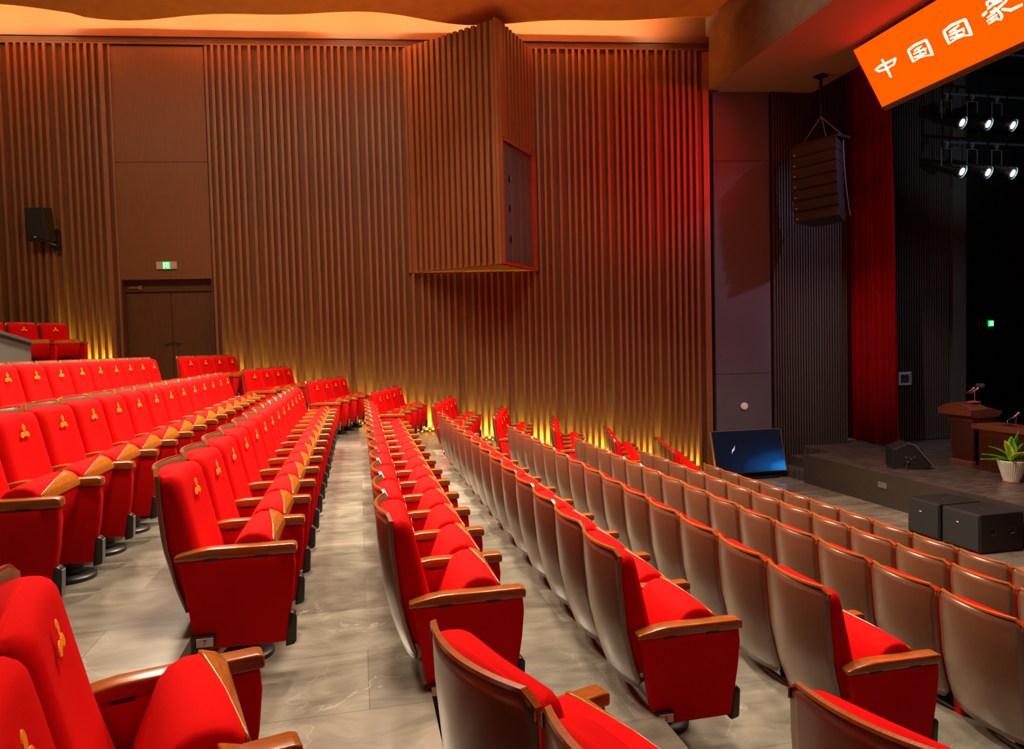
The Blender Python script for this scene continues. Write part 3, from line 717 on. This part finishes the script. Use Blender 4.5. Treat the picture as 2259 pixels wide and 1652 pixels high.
# slab: arched front edge, sloping desk
bm = bmesh.new()
rings = []
for k in range(13):
    y = -.27 + .74*k/12; q = (k/12 - .5)*2
    zt_ = 1.00 + .115*(1 - q*q)
    rings.append([(-.06 - .02*(1 - q*q), y, .90), (-.06, y, zt_), (.30, y, zt_ + .02), (.64, y, .97), (.56, y, .87), (.05, y, .85)])
add_loft(bm, rings); finish('top_slab', bm, MAHOGT, t)
tm = thing('lectern_microphone', 'pair of gooseneck microphones with foam heads on the lectern', 'microphone', (11.0, 10.74, SZ + 1.13))
finish('base', box_bm(-.08, .08, -.07, .07, -.012, .02, .006), mat('pink_cloth', (.55, .12, .12), rough=.8), tm)
bm = bmesh.new(); add_tube(bm, [(0, -.02, .02), (0, -.02, .24)], .009, 8); finish('stem', bm, CHROME, tm)
for dy in (0.0, .085):
    bm = bmesh.new(); add_tube(bm, [(-.05, .12 + dy - .06, .15), (.0, .03 + dy - .06, .22), (.02, -.03 + dy - .06, .27)], [.012, .018, .024], 10); mh = finish('handle', bm, CHROME, tm, True)
    bm = bmesh.new(); bmesh.ops.create_uvsphere(bm, u_segments=16, v_segments=10, radius=.045); bm.transform(Matrix.Translation((.04, -.075 + dy - .06, .305))); finish('foam_head', bm, mat('grey_foam', (.07, .07, .10), rough=.95), mh, True)

# ---- long conference desk
t = thing('conference_desk', 'long mahogany desk with overhanging top on the stage right of the lectern', 'desk', (10.56, 10.32, SZ))
finish('front_panel', box_bm(.03, .09, -3.6, -.02, .06, .72), MAHOG, t)
finish('side_panel', box_bm(.03, .50, -.08, -.02, .06, .72), MAHOG, t)
finish('plinth', box_bm(.0, .52, -3.6, .0, 0, .07, .006), MAHOG, t)
finish('top', box_bm(-.02, .56, -3.62, .03, .71, .80, .008), MAHOGT, t)
tm = thing('desk_microphone', 'silver desk microphone on a folding stand on the conference desk', 'microphone', (10.80, 9.72, SZ + .80))
bm = bmesh.new(); add_box(bm, -.07, .07, -.02, .20, 0, .012); finish('foot', bm, BLACKP, tm)
bm = bmesh.new(); add_tube(bm, [(0, 0, .01), (0, -.01, .19)], .006, 8); add_tube(bm, [(-.04, .02, .008), (.04, -.03, .008)], .008, 6); finish('stand', bm, CHROME, tm)
bm = bmesh.new(); add_tube(bm, [(0, .17, .09), (0, .05, .15), (0, -.03, .205)], [.010, .015, .018], 10); add_tube(bm, [(0, .16, .09), (0, .14, .01)], .008, 6); finish('handle', bm, CHROME, tm, True)
bm = bmesh.new(); bmesh.ops.create_uvsphere(bm, u_segments=14, v_segments=10, radius=.03); bm.transform(Matrix.Translation((0, -.05, .225))); finish('head', bm, mat('mic_mesh', (.35, .4, .42), rough=.4, metal=.8), tm, True)

# ---- potted plant
t = thing('potted_plant', 'green dracaena in a ribbed white pot on the stage floor', 'plant', (10.15, 9.20, SZ))
bm = bmesh.new()
prof = [(.115, .02), (.135, .10), (.175, .24), (.195, .31), (.20, .34), (.19, .35), (.18, .345), (.175, .30)]
n = 72
rings = []
for r, z in prof:
    rings.append([((r + (.004*(1 if k % 2 else -1) if .03 < z < .34 and r > .12 else 0))*math.cos(2*math.pi*k/n), (r + (.004*(1 if k % 2 else -1) if .03 < z < .34 and r > .12 else 0))*math.sin(2*math.pi*k/n), z) for k in range(n)])
add_loft(bm, rings, True, False); finish('pot', bm, POTM, t)
bm = bmesh.new(); add_lathe(bm, [(.10, 0), (.125, .003), (.125, .02), (.10, .024)], 32); finish('saucer', bm, TERRA, t, 'auto')
bm = bmesh.new(); add_lathe(bm, [(.0001, .30), (.178, .30), (.178, .31), (.0001, .315)], 24); finish('soil', bm, SOIL, t)
def leaf(az, L, rise, droop, wd, m):
    bm = bmesh.new(); nseg = 9; c1 = []
    dirv = Vector((math.cos(az), math.sin(az), 0)); sd_ = Vector((-math.sin(az), math.cos(az), 0))
    V = []
    for k in range(nseg + 1):
        u = k/nseg
        p = dirv*(1.10*L*u*(.35 + .65*u)) + Vector((0, 0, .30 + rise*(u - droop*u*u)))
        ww = 1.35*wd*math.sin(math.pi*min(1, .10 + .90*u))**.7*(1 if u < .97 else .2)
        V.append([bm.verts.new(p + sd_*ww + Vector((0, 0, .008))), bm.verts.new(p + Vector((0, 0, -.010))), bm.verts.new(p - sd_*ww + Vector((0, 0, .008)))])
    for A, B in zip(V, V[1:]):
        for k in range(2): bm.faces.new((A[k], A[k+1], B[k+1], B[k]))
    bmesh.ops.solidify(bm, geom=bm.faces[:], thickness=.002)
    finish('leaf', bm, m, t, True)
for az, L, rise, droop, wd, m in ((95, .36, .40, .45, .030, LEAF), (110, .40, .22, .55, .028, LEAF), (140, .38, .14, .7, .03, LEAF), (100, .40, .06, .9, .034, LEAF), (190, .16, .44, .15, .05, LEAFY), (215, .08, .46, .05, .052, LEAF),
                                  (265, .12, .56, .05, .03, LEAF), (250, .30, .34, .35, .045, LEAFY), (280, .34, .40, .35, .03, LEAF), (300, .32, .22, .5, .036, LEAF), (230, .26, .14, .6, .036, LEAF), (165, .28, .20, .6, .035, LEAF),
                                  (20, .25, .38, .3, .036, LEAF), (60, .26, .42, .3, .034, LEAF), (330, .3, .3, .4, .034, LEAF), (350, .2, .42, .2, .034, LEAF), (270, .40, .10, .8, .034, LEAF)):
    leaf(math.radians(az), L, rise, droop, wd, m)

# ---- stage side lights on two pipes
def lantern(x, z, label):
    t = thing('spotlight', label, 'lamp', (x, 12.9, z), 0, 'spotlights on the side pipes over the stage')
    bm = bmesh.new(); add_tube(bm, [(-.13, 0, .48), (-.13, 0, .86), (.13, 0, .86), (.13, 0, .48)], .012, 6); add_tube(bm, [(0, 0, .86), (0, 0, .96)], .02, 8); add_box(bm, -.03, .03, -.03, .03, .92, 1.0); finish('yoke', bm, GREYP, t)
    d = Vector((.30, -.80, -.42)).normalized()
    c0 = Vector((0, 0, .45))
    a, b_ = c0 - d*.30, c0 + d*.34
    bm = bmesh.new(); add_tube(bm, [a, a + d*.02, c0, b_ - d*.10, b_ - d*.09, b_], [.06, .10, .115, .105, .135, .135], 16, True); finish('barrel', bm, BLACKM, t, 'auto')
    bm = bmesh.new(); add_tube(bm, [b_ + d*.001, b_ + d*.012], .075, 16); finish('lens', bm, mat('spot_lens', (1, 1, 1), emit=(.86, 1.0, 1.0), estr=14), t)
    bm = bmesh.new(); add_tube(bm, [b_ + d*.001, b_ + d*.03], .132, 16, False); finish('gel_ring', bm, mat('gel_grey', (.25, .34, .36), rough=.4, metal=.5), t)
    p = Vector((x, 12.9, z)) + b_ + d*.06
    return p, d
spots = []
for z, nm in ((7.12, 'upper'), (6.10, 'lower')):
    for k, x in enumerate((12.50, 13.16, 13.80)):
        spots.append(lantern(x, z, f'{("left", "middle", "right")[k]} lit spotlight of the three on the {nm} pipe over the stage'))
for n_, (p, d) in enumerate(spots):
    lamp('spotlight_beam', 'SPOT', p, p + d, 140, (.72, .86, 1.0), spot_size=math.radians(62), spot_blend=.7, shadow_soft_size=.06)
for z, nm in ((8.29, 'upper'), (7.27, 'lower')):
    t = thing('lighting_pipe', nm + ' horizontal lighting pipe carrying three spotlights over the stage', 'pipe', (12.4, 12.9, z))
    bm = bmesh.new(); add_tube(bm, [(0, 0, -.17), (4.0, 0, -.17)], .028, 8); finish('pipe', bm, mat('pipe_steel', (.18, .24, .30), rough=.35, metal=.7), t)
    for k in range(7):
        bm = bmesh.new(); add_tube(bm, [(.12 + .5*k, 0, -.17), (.16 + .5*k, 0, -.17)], .04, 8); finish('clamp', bm, BLACKM, t)
    bm = bmesh.new(); add_tube(bm, [(0, 0, -.17 - .3), (0, 0, .2)], .02, 6); add_tube(bm, [(.95, 0, -.17), (.95, 0, 1.2)], .012, 6); finish('dropper', bm, BLACKM, t)
for z, y in ((8.9, 12.6), (9.15, 12.2)):
    t = thing('lighting_truss', ('lower' if z < 9 else 'upper') + ' dark truss under the stage roof behind the banner', 'truss', (12.6, y, z))
    bm = bmesh.new()
    add_tube(bm, [(0, 0, 0), (5, 0, 0)], .03, 6); add_tube(bm, [(0, 0, .3), (5, 0, .3)], .03, 6)
    for k in range(12): add_tube(bm, [(.4*k, 0, 0 if k % 2 else .3), (.4*k + .4, 0, .3 if k % 2 else 0)], .018, 6)
    finish('frame', bm, mat('truss_steel', (.14, .16, .26), rough=.4, metal=.5), t)

# ---- grey barrier at the end of the cross aisle, left edge of view
bm = bmesh.new()
add_prism(bm, [(7.0, 2.0), (10.40, 2.0), (10.40, 3.10), (10.36, 3.14), (7.0, 3.58)], -4.35, -4.20, 'x')
t = thing('barrier', 'grey barrier panel with a sloping top rail behind the rear seats', 'barrier', (0, 0, 0))
finish('panel', bm, PARA, t)
bm = bmesh.new(); add_prism(bm, [(7.0, 3.58), (10.36, 3.14), (10.41, 3.12), (10.41, 3.15), (10.37, 3.18), (7.0, 3.62)], -4.38, -4.17, 'x'); finish('top_rail', bm, GREYW, t)

# ------------------------------------------------------------------ theatre seat (local: +x faces the stage, +y along the row, origin under the back)
HW = .262
def shell_x(y, z):
    zs_ = [(.30, .118), (.38, .088), (.45, .065), (.63, .024), (.85, .004), (1.0, .0)]
    for (z0, x0), (z1, x1) in zip(zs_, zs_[1:]):
        if z <= z1 or z1 == 1.0:
            u = (z - z0)/(z1 - z0); xv = x0 + (x1 - x0)*u; break
    return xv - .060*(1 - (y/HW)**2)
def shell_bm():
    bm = bmesh.new(); NU, NV = 14, 14; V = []
    for j in range(NV + 1):
        v = j/NV; row = []
        for i in range(NU + 1):
            y = -HW + 2*HW*i/NU
            e_ = abs(y)/HW
            zt_ = 1.0 - .022*max(0, (e_ - .86)/.14)**2
            zb = .315 + .05*max(0, (e_ - .8)/.2)**2
            z = zb + (zt_ - zb)*v
            row.append(bm.verts.new((shell_x(y, z), y, z)))
        V.append(row)
    for A, B in zip(V, V[1:]):
        for k in range(NU): bm.faces.new((A[k], A[k+1], B[k+1], B[k]))
    bmesh.ops.recalc_face_normals(bm, faces=bm.faces[:])
    bmesh.ops.solidify(bm, geom=bm.faces[:], thickness=.014)
    return bm
def trim_bm():
    """honey coloured edge along the top and the upper corners of the shell"""
    bm = bmesh.new(); pts = []
    for k in range(3): pts.append((-HW + .002*0, .945 + .030*k/2))
    NU = 16
    for i in range(1, NU): 
        y = -HW + 2*HW*i/NU; e_ = abs(y)/HW
        pts.append((y, 1.0 - .022*max(0, (e_ - .86)/.14)**2))
    for k in range(3): pts.append((HW, .975 - .030*k/2))
    rings = []
    for y, z in pts:
        x = shell_x(y, z) + .004
        if abs(y) >= HW - 1e-6:
            sg_ = 1 if y > 0 else -1
            rings.append([(x - .009, y - sg_*.003, z), (x - .009, y + sg_*.003, z), (x + .009, y + sg_*.003, z), (x + .009, y - sg_*.003, z)])
        else:
            rings.append([(x - .0095, y, z - .004), (x - .008, y, z + .006), (x + .008, y, z + .008), (x + .0095, y, z - .004)])
    add_loft(bm, rings)
    return bm
def rrect(x0, x1, hw, r, n=5, bulge=0.0, dish=0.0):
    """rounded rectangle in x,y: back at x0, front at x1 (front corners rounded by r)"""
    P = []
    for sgn, a0 in ((1, 0), (-1, 1)):
        pass
    # start back -y, go to front -y, front +y, back +y
    P.append((x0 , -hw)); 
    P.append((x0 + (x1 - x0)*.4, -hw))
    for k in range(n + 1):
        a = math.pi/2*k/n; P.append((x1 - r + r*math.sin(a), -hw + r - r*math.cos(a)))
    for k in range(1, 6):
        u = k/6; y = -hw + r + (2*hw - 2*r)*u; P.append((x1 - dish*math.sin(math.pi*u), y))
    for k in range(n + 1):
        a = math.pi/2*k/n; P.append((x1 - r + r*math.cos(a), hw - r + r*math.sin(a)))
    P.append((x0 + (x1 - x0)*.4, hw)); P.append((x0, hw))
    for k in range(1, 6):
        u = k/6; y = hw - 2*hw*u; P.append((x0 - bulge*(1 - (y/hw)**2), y))
    return P
def backrest_bm():
    bm = bmesh.new(); rings = []
    prof = [(.40, .21), (.46, .215), (.55, .190), (.63, .168), (.72, .148), (.80, .130), (.87, .115), (.915, .106), (.945, .098), (.965, .086), (.977, .066), (.980, .045)]
    for z, xf in prof:
        zz = min(z, .99); xb = shell_x(HW, zz) + .012
        hw = .245 if z < .93 else .245 - .012*((z - .93)/.05)**2
        r = min(.045, (xf - xb)*.6)
        zo = z
        ring = [(x, y, zo - (0.012*(abs(y)/hw)**4 if z > .9 else 0)) for x, y in rrect(xb, max(xf, xb + .02), hw, r, 5, .050, .012)]
        rings.append(ring)
    add_loft(bm, rings)
    return bm
def emblem_bm():
    bm = bmesh.new()
    xs = lambda z: .118 - (z - .86)*.16
    def petal(ang, L, wd):
        d = Vector((math.cos(ang), math.sin(ang))); nn = Vector((-d.y, d.x)); c = Vector((0, .868))
        n = 8; top = []; bot = []
        for k in range(n + 1):
            u = k/n; ww = 1.35*wd*math.sin(math.pi*u)**.8
            top.append(c + d*(L*u + .004) + nn*ww); bot.append(c + d*(L*u + .004) - nn*ww)
        for A, B in zip(range(n), range(1, n + 1)):
            vs = []
            for p in (top[A], top[B], bot[B], bot[A]): vs.append(bm.verts.new((xs(p.y) + .0035, p.x, p.y)))
            try: bm.faces.new(vs)
            except Exception: pass
    petal(math.pi/2, .046, .0130); petal(math.pi*1.12, .054, .0120); petal(-math.pi*.12, .054, .0120)
    petal(math.pi*1.42, .018, .005); petal(math.pi*1.58, .018, .005)
    bmesh.ops.remove_doubles(bm, verts=bm.verts[:], dist=.0004)
    bmesh.ops.recalc_face_normals(bm, faces=bm.faces[:])
    bmesh.ops.solidify(bm, geom=bm.faces[:], thickness=.003)
    return bm
# folded seat: closed section, back (sitting surface) -> over the top -> front (underside)
SEATP = [(.225, .40), (.262, .50), (.298, .585), (.318, .632), (.345, .664), (.385, .682), (.430, .682), (.468, .668), (.494, .640), (.504, .600), (.482, .505), (.445, .400), (.405, .330), (.340, .300), (.270, .315)]
def seat_bm():
    bm = bmesh.new(); rings = []
    for y, s_ in ((-.236, .90), (-.232, .955), (-.220, .985), (-.16, 1.0), (0, 1.008), (.16, 1.0), (.220, .985), (.232, .955), (.236, .90)):
        cx, cz = .385, .49
        rings.append([(cx + (x - cx)*s_, y, cz + (z - cz)*s_) for x, z in SEATP])
    add_loft(bm, rings)
    return bm
def pan_bm():
    """moulded plywood underside; its upper edge climbs diagonally over the folded front edge"""
    bm = bmesh.new()
    P = SEATP[5:13]    # from the top to the bottom of the front
    S = [0]
    for a, b_ in zip(P, P[1:]): S.append(S[-1] + math.hypot(a[0] - b_[0], a[1] - b_[1]))
    def at(s_):
        for i in range(len(P) - 1):
            if s_ <= S[i+1] or i == len(P) - 2:
                u = (s_ - S[i])/(S[i+1] - S[i]); x = P[i][0] + (P[i+1][0] - P[i][0])*u; z = P[i][1] + (P[i+1][1] - P[i][1])*u
                dx, dz = P[i+1][0] - P[i][0], P[i+1][1] - P[i][1]; l = math.hypot(dx, dz)
                return x - dz/l*.0 , z, (-dz/l, dx/l)
    V = []
    NYp, NS = 12, 14
    for j in range(NYp + 1):
        u = j/NYp; y = -.232 + .464*u
        s0 = .125 - .085*u
        row = []
        for k in range(NS + 1):
            x, z, nn = at(s0 + (.165 - s0)*k/NS)
            row.append(bm.verts.new((x + nn[0]*.004, y, z + nn[1]*.004)))
        V.append(row)
    for A, B in zip(V, V[1:]):
        for k in range(NS): bm.faces.new((A[k], A[k+1], B[k+1], B[k]))
    bmesh.ops.recalc_face_normals(bm, faces=bm.faces[:])
    bmesh.ops.solidify(bm, geom=bm.faces[:], thickness=.010)
    return bm
ARM_Y = -.275
def panel_bm(yc):
    return prism_bm([(.085, .585), (.150, .165), (.545, .165), (.585, .40), (.597, .52), (.592, .585)], yc - .028, yc + .028, 'y', .010, 3)
def arm_bm(yc):
    return prism_bm([(.070, .585), (.070, .607), (.095, .614), (.170, .628), (.220, .634), (.585, .632), (.605, .626), (.606, .590), (.598, .585)], yc - .036, yc + .036, 'y', .007, 3)
def slot_bm(yc, q):
    a = (.200, .420)[q]
    return box_bm(a, a + .062, yc - .039, yc + .039, .580, .589)
def cap_bm(yc): return prism_bm([(.540, .140), (.585, .150), (.592, .290), (.575, .305), (.560, .300)], yc - .030, yc + .030, 'y', .008, 2)
def capf_bm(yc): return prism_bm([(.586, .158), (.5925, .285), (.5955, .284), (.589, .157)], yc - .022, yc + .022, 'y')
def ped_bm():
    bm = bmesh.new(); prof = []
    for k in range(14):
        z = .03 + .22*k/13; prof.append((.062 if k % 2 else .056, z))
    prof += [(.07, .26), (.10, .30), (.12, .33)]
    add_lathe(bm, prof, 18, .33, 0)
    return bm
def disc_bm():
    bm = bmesh.new(); add_lathe(bm, [(.122, 0), (.125, .006), (.125, .022), (.115, .030), (.07, .034)], 28, .33, 0); return bm
def beam_bm(): return box_bm(.30, .36, -.275, .275, .20, .25, .004)

def make_seat():
    t = thing('theatre_seat', '', 'seat')
    P = {}
    sh = finish('back_shell', shell_bm(), SHELLW, t, True); finish('edge_trim', trim_bm(), HONEY, sh, 'auto')
    br = finish('backrest', backrest_bm(), RED, t, True); finish('emblem', emblem_bm(), GOLD, br)
    se = finish('seat_cushion', seat_bm(), RED, t, True); finish('seat_pan', pan_bm(), PANW, se, True)
    pa = finish('side_panel', panel_bm(ARM_Y), REDP, t, 'auto')
    ar = finish('armrest', arm_bm(ARM_Y), HONEY, t, 'auto'); finish('hinge_slot', slot_bm(ARM_Y, 0), BLACKP, ar); finish('hinge_slot', slot_bm(ARM_Y, 1), BLACKP, ar)
    fc = finish('foot_cap', cap_bm(ARM_Y), BLACKP, t, 'auto'); finish('cap_face', capf_bm(ARM_Y), GREYP, fc)
    pe = finish('pedestal', ped_bm(), BLACKM, t, 'auto'); finish('pedestal_base', disc_bm(), BLACKP, pe, 'auto')
    finish('support_beam', beam_bm(), BLACKM, t)
    return t
SEAT0 = make_seat()
# second standard for the last seat of a row
EX = bpy.data.objects.new('spare', None)
ex_parts = {}
for nm, f_, m_ in (('side_panel', panel_bm, REDP), ('armrest', arm_bm, HONEY), ('slot0', lambda y: slot_bm(y, 0), BLACKP), ('slot1', lambda y: slot_bm(y, 1), BLACKP), ('foot_cap', cap_bm, BLACKP), ('slotf', capf_bm, GREYP)):
    bm = f_(-ARM_Y); bmesh.ops.recalc_face_normals(bm, faces=bm.faces[:]); me = bpy.data.meshes.new(nm); bm.to_mesh(me); bm.free(); me.materials.append(m_)
    if not nm.startswith('slot'):
        for p in me.polygons: p.use_smooth = True
        try: me.set_sharp_from_angle(angle=math.radians(35))
        except Exception: pass
    ex_parts[nm] = me
bpy.data.objects.remove(EX)
def mesh_obj(name, me, parent):
    o = bpy.data.objects.new(name, me); C.objects.link(o); o.parent = parent; return o
# number plates
DIG = {}
SEG = {'a': ((-.5, .9), (.5, 1)), 'g': ((-.5, -.05), (.5, .05)), 'd': ((-.5, -1), (.5, -.9)), 'f': ((-.5, 0), (-.38, 1)), 'b': ((.38, 0), (.5, 1)), 'e': ((-.5, -1), (-.38, 0)), 'c': ((.38, -1), (.5, 0))}
def digit_mesh(n):
    if n in DIG: return DIG[n]
    cu = bpy.data.curves.new('digit', 'FONT'); cu.body = str(n); cu.size = .034; cu.align_x = 'CENTER'; cu.align_y = 'CENTER'; cu.extrude = .0006
    ob = bpy.data.objects.new('digit', cu); C.objects.link(ob)
    dg = bpy.context.evaluated_depsgraph_get(); me = bpy.data.meshes.new_from_object(ob.evaluated_get(dg))
    bpy.data.objects.remove(ob); me.name = 'digit'
    me.transform(Matrix.Rotation(math.radians(90), 4, 'X'))
    me.materials.clear(); me.materials.append(BLACKP)
    DIG[n] = me; return me
def me_of(name, bm, m):
    me = bpy.data.meshes.new(name); bmesh.ops.recalc_face_normals(bm, faces=bm.faces[:]); bm.to_mesh(me); bm.free(); me.materials.append(m); return me
PL_HOLD = me_of('plate_holder', box_bm(.150, .236, ARM_Y - .055, ARM_Y - .02, .185, .238, .003), BLACKP)
PL_CARD = me_of('number_card', box_bm(.157, .229, ARM_Y - .058, ARM_Y - .054, .192, .231, .0), WHITE)
PL_SHADE = me_of('riser_shade_block', box_bm(.155, .205, ARM_Y - .045, ARM_Y - .015, .0, .19, .0), BLACKM)  # black block for the riser's dark face and shadow below the plate
def add_plate(t, n):
    mesh_obj('riser_shade_block', PL_SHADE, t)
    h = mesh_obj('number_plate', PL_HOLD, t)
    mesh_obj('number_card', PL_CARD, h)
    d = mesh_obj('row_number', digit_mesh(n), h); d.location = (.193, ARM_Y - .0585, .2115)
def add_far_end(t):
    mesh_obj('side_panel', ex_parts['side_panel'], t)
    a = mesh_obj('armrest', ex_parts['armrest'], t)
    mesh_obj('hinge_slot', ex_parts['slot0'], a); mesh_obj('hinge_slot', ex_parts['slot1'], a)
    f = mesh_obj('foot_cap', ex_parts['foot_cap'], t); mesh_obj('cap_face', ex_parts['slotf'], f)
first = [True]
def place_seat(x, y, z, rot, label, group, last=False, plate=None):
    """x, y: near rear corner of the back"""
    ox, oy = x - .26*math.sin(rot), y + .26*math.cos(rot)
    if first[0]:
        t = SEAT0; first[0] = False
    else:
        t = SEAT0_SRC.copy(); C.objects.link(t)
        for ch in SRC_CH:
            c = ch[0].copy(); C.objects.link(c); c.parent = t
            for g in ch[1]:
                q = g.copy(); C.objects.link(q); q.parent = c
    t.location = (ox, oy, z); t.rotation_euler = (0, 0, rot)
    t['label'] = label; t['category'] = 'seat'; t['group'] = group
    if last: add_far_end(t)
    if plate: add_plate(t, plate)
    return t
SEAT0_SRC = SEAT0
SRC_CH = [(c, list(c.children)) for c in SEAT0.children]
ROWW = {1: 'front row', 2: 'second row from stage', 3: 'third row from stage', 4: 'fourth row from stage', 5: 'row plated 5', 6: 'row plated 6', 7: 'row plated 7', 8: 'first row behind row 7', 9: 'second row behind row 7'}
XBOW = {7: .012, 6: .006}
MAIN = {1: (5.31, 4.83, 5.36, 9.78, 10, 1), 2: (4.25, 3.83, 4.31, 9.88, 12, 1), 3: (3.22, 3.40, 3.28, 10.0, 13, 1), 4: (2.18, 2.95, 2.24, 10.10, 14, 0), 5: (1.16, 3.07, 1.20, 10.22, 14, 0),
        6: (.11, 3.16, .127, 10.31, 14, 0), 7: (-.93, 3.46, -.94, 10.61, 14, 0), 8: (-2.0, 4.81, -2.02, 10.86, 12, 2), 9: (-3.0, 6.97, -3.01, 10.82, 8, 2)}
for k, (xn, yn, xf, yf, n, extra) in MAIN.items():
    from_near = k in (4, 5, 6, 7)
    tot = n + extra
    for i in range(tot):
        u = (i - extra)/(n - 1)
        x, y = xn + (xf - xn)*u + XBOW.get(k, 0)*(1 - u)**2, yn + (yf - yn)*u
        if from_near: lab = f'central red seat, {ORD[i]} from the near aisle, {ROWW[k]}'
        else: lab = f'central red seat, {ORD[tot-1-i]} from the far aisle, {ROWW[k]}'
        endn = from_near or k == 3
        place_seat(x, y, FL[k], 0, lab, 'red theatre seats of the central block', last=(i == tot - 1), plate=(k if (i == 0 and endn) else None))
for k, (x0, y0) in SIDE.items():
    pit = .55 if k < 7 else .535
    for i in range(4):
        x, y = x0 + i*pit*sA, y0 + i*pit*cA
        place_seat(x, y, FL[k], -A_SIDE, f'red seat by the slatted wall, {ORD[i]} from the aisle, {ROWW[k]}', 'red theatre seats by the slatted wall', last=(i == 3), plate=(k if i == 0 else None))
for k, (x0, y0) in NEAR.items():
    for i in range(2):
        x, y = x0 + i*.55*math.sin(A_NEAR[k]), y0 - i*.55*math.cos(A_NEAR[k])
        place_seat(x, y, FL[k], A_NEAR[k], f'large foreground red seat, {"beside the aisle" if i == 0 else "second from the aisle"}, {("", "", "", "", "", "right, level with row 5", "centre, level with row 6", "left, level with row 7")[k]}', 'red theatre seats in the foreground', last=(i == 0))
A10 = math.radians(40)
e10 = Vector((-5.45, 15.10)); d10 = Vector((math.sin(A10), math.cos(A10)))
for i in range(3):
    p = e10 - d10*.55*(i + 1)
    place_seat(p.x, p.y, 2.60, -A10, f'red seat on the raised platform left of the door, {("nearest the door", "middle one", "cut by the left edge")[i]}', 'red theatre seats on the raised platform', last=(i == 0))
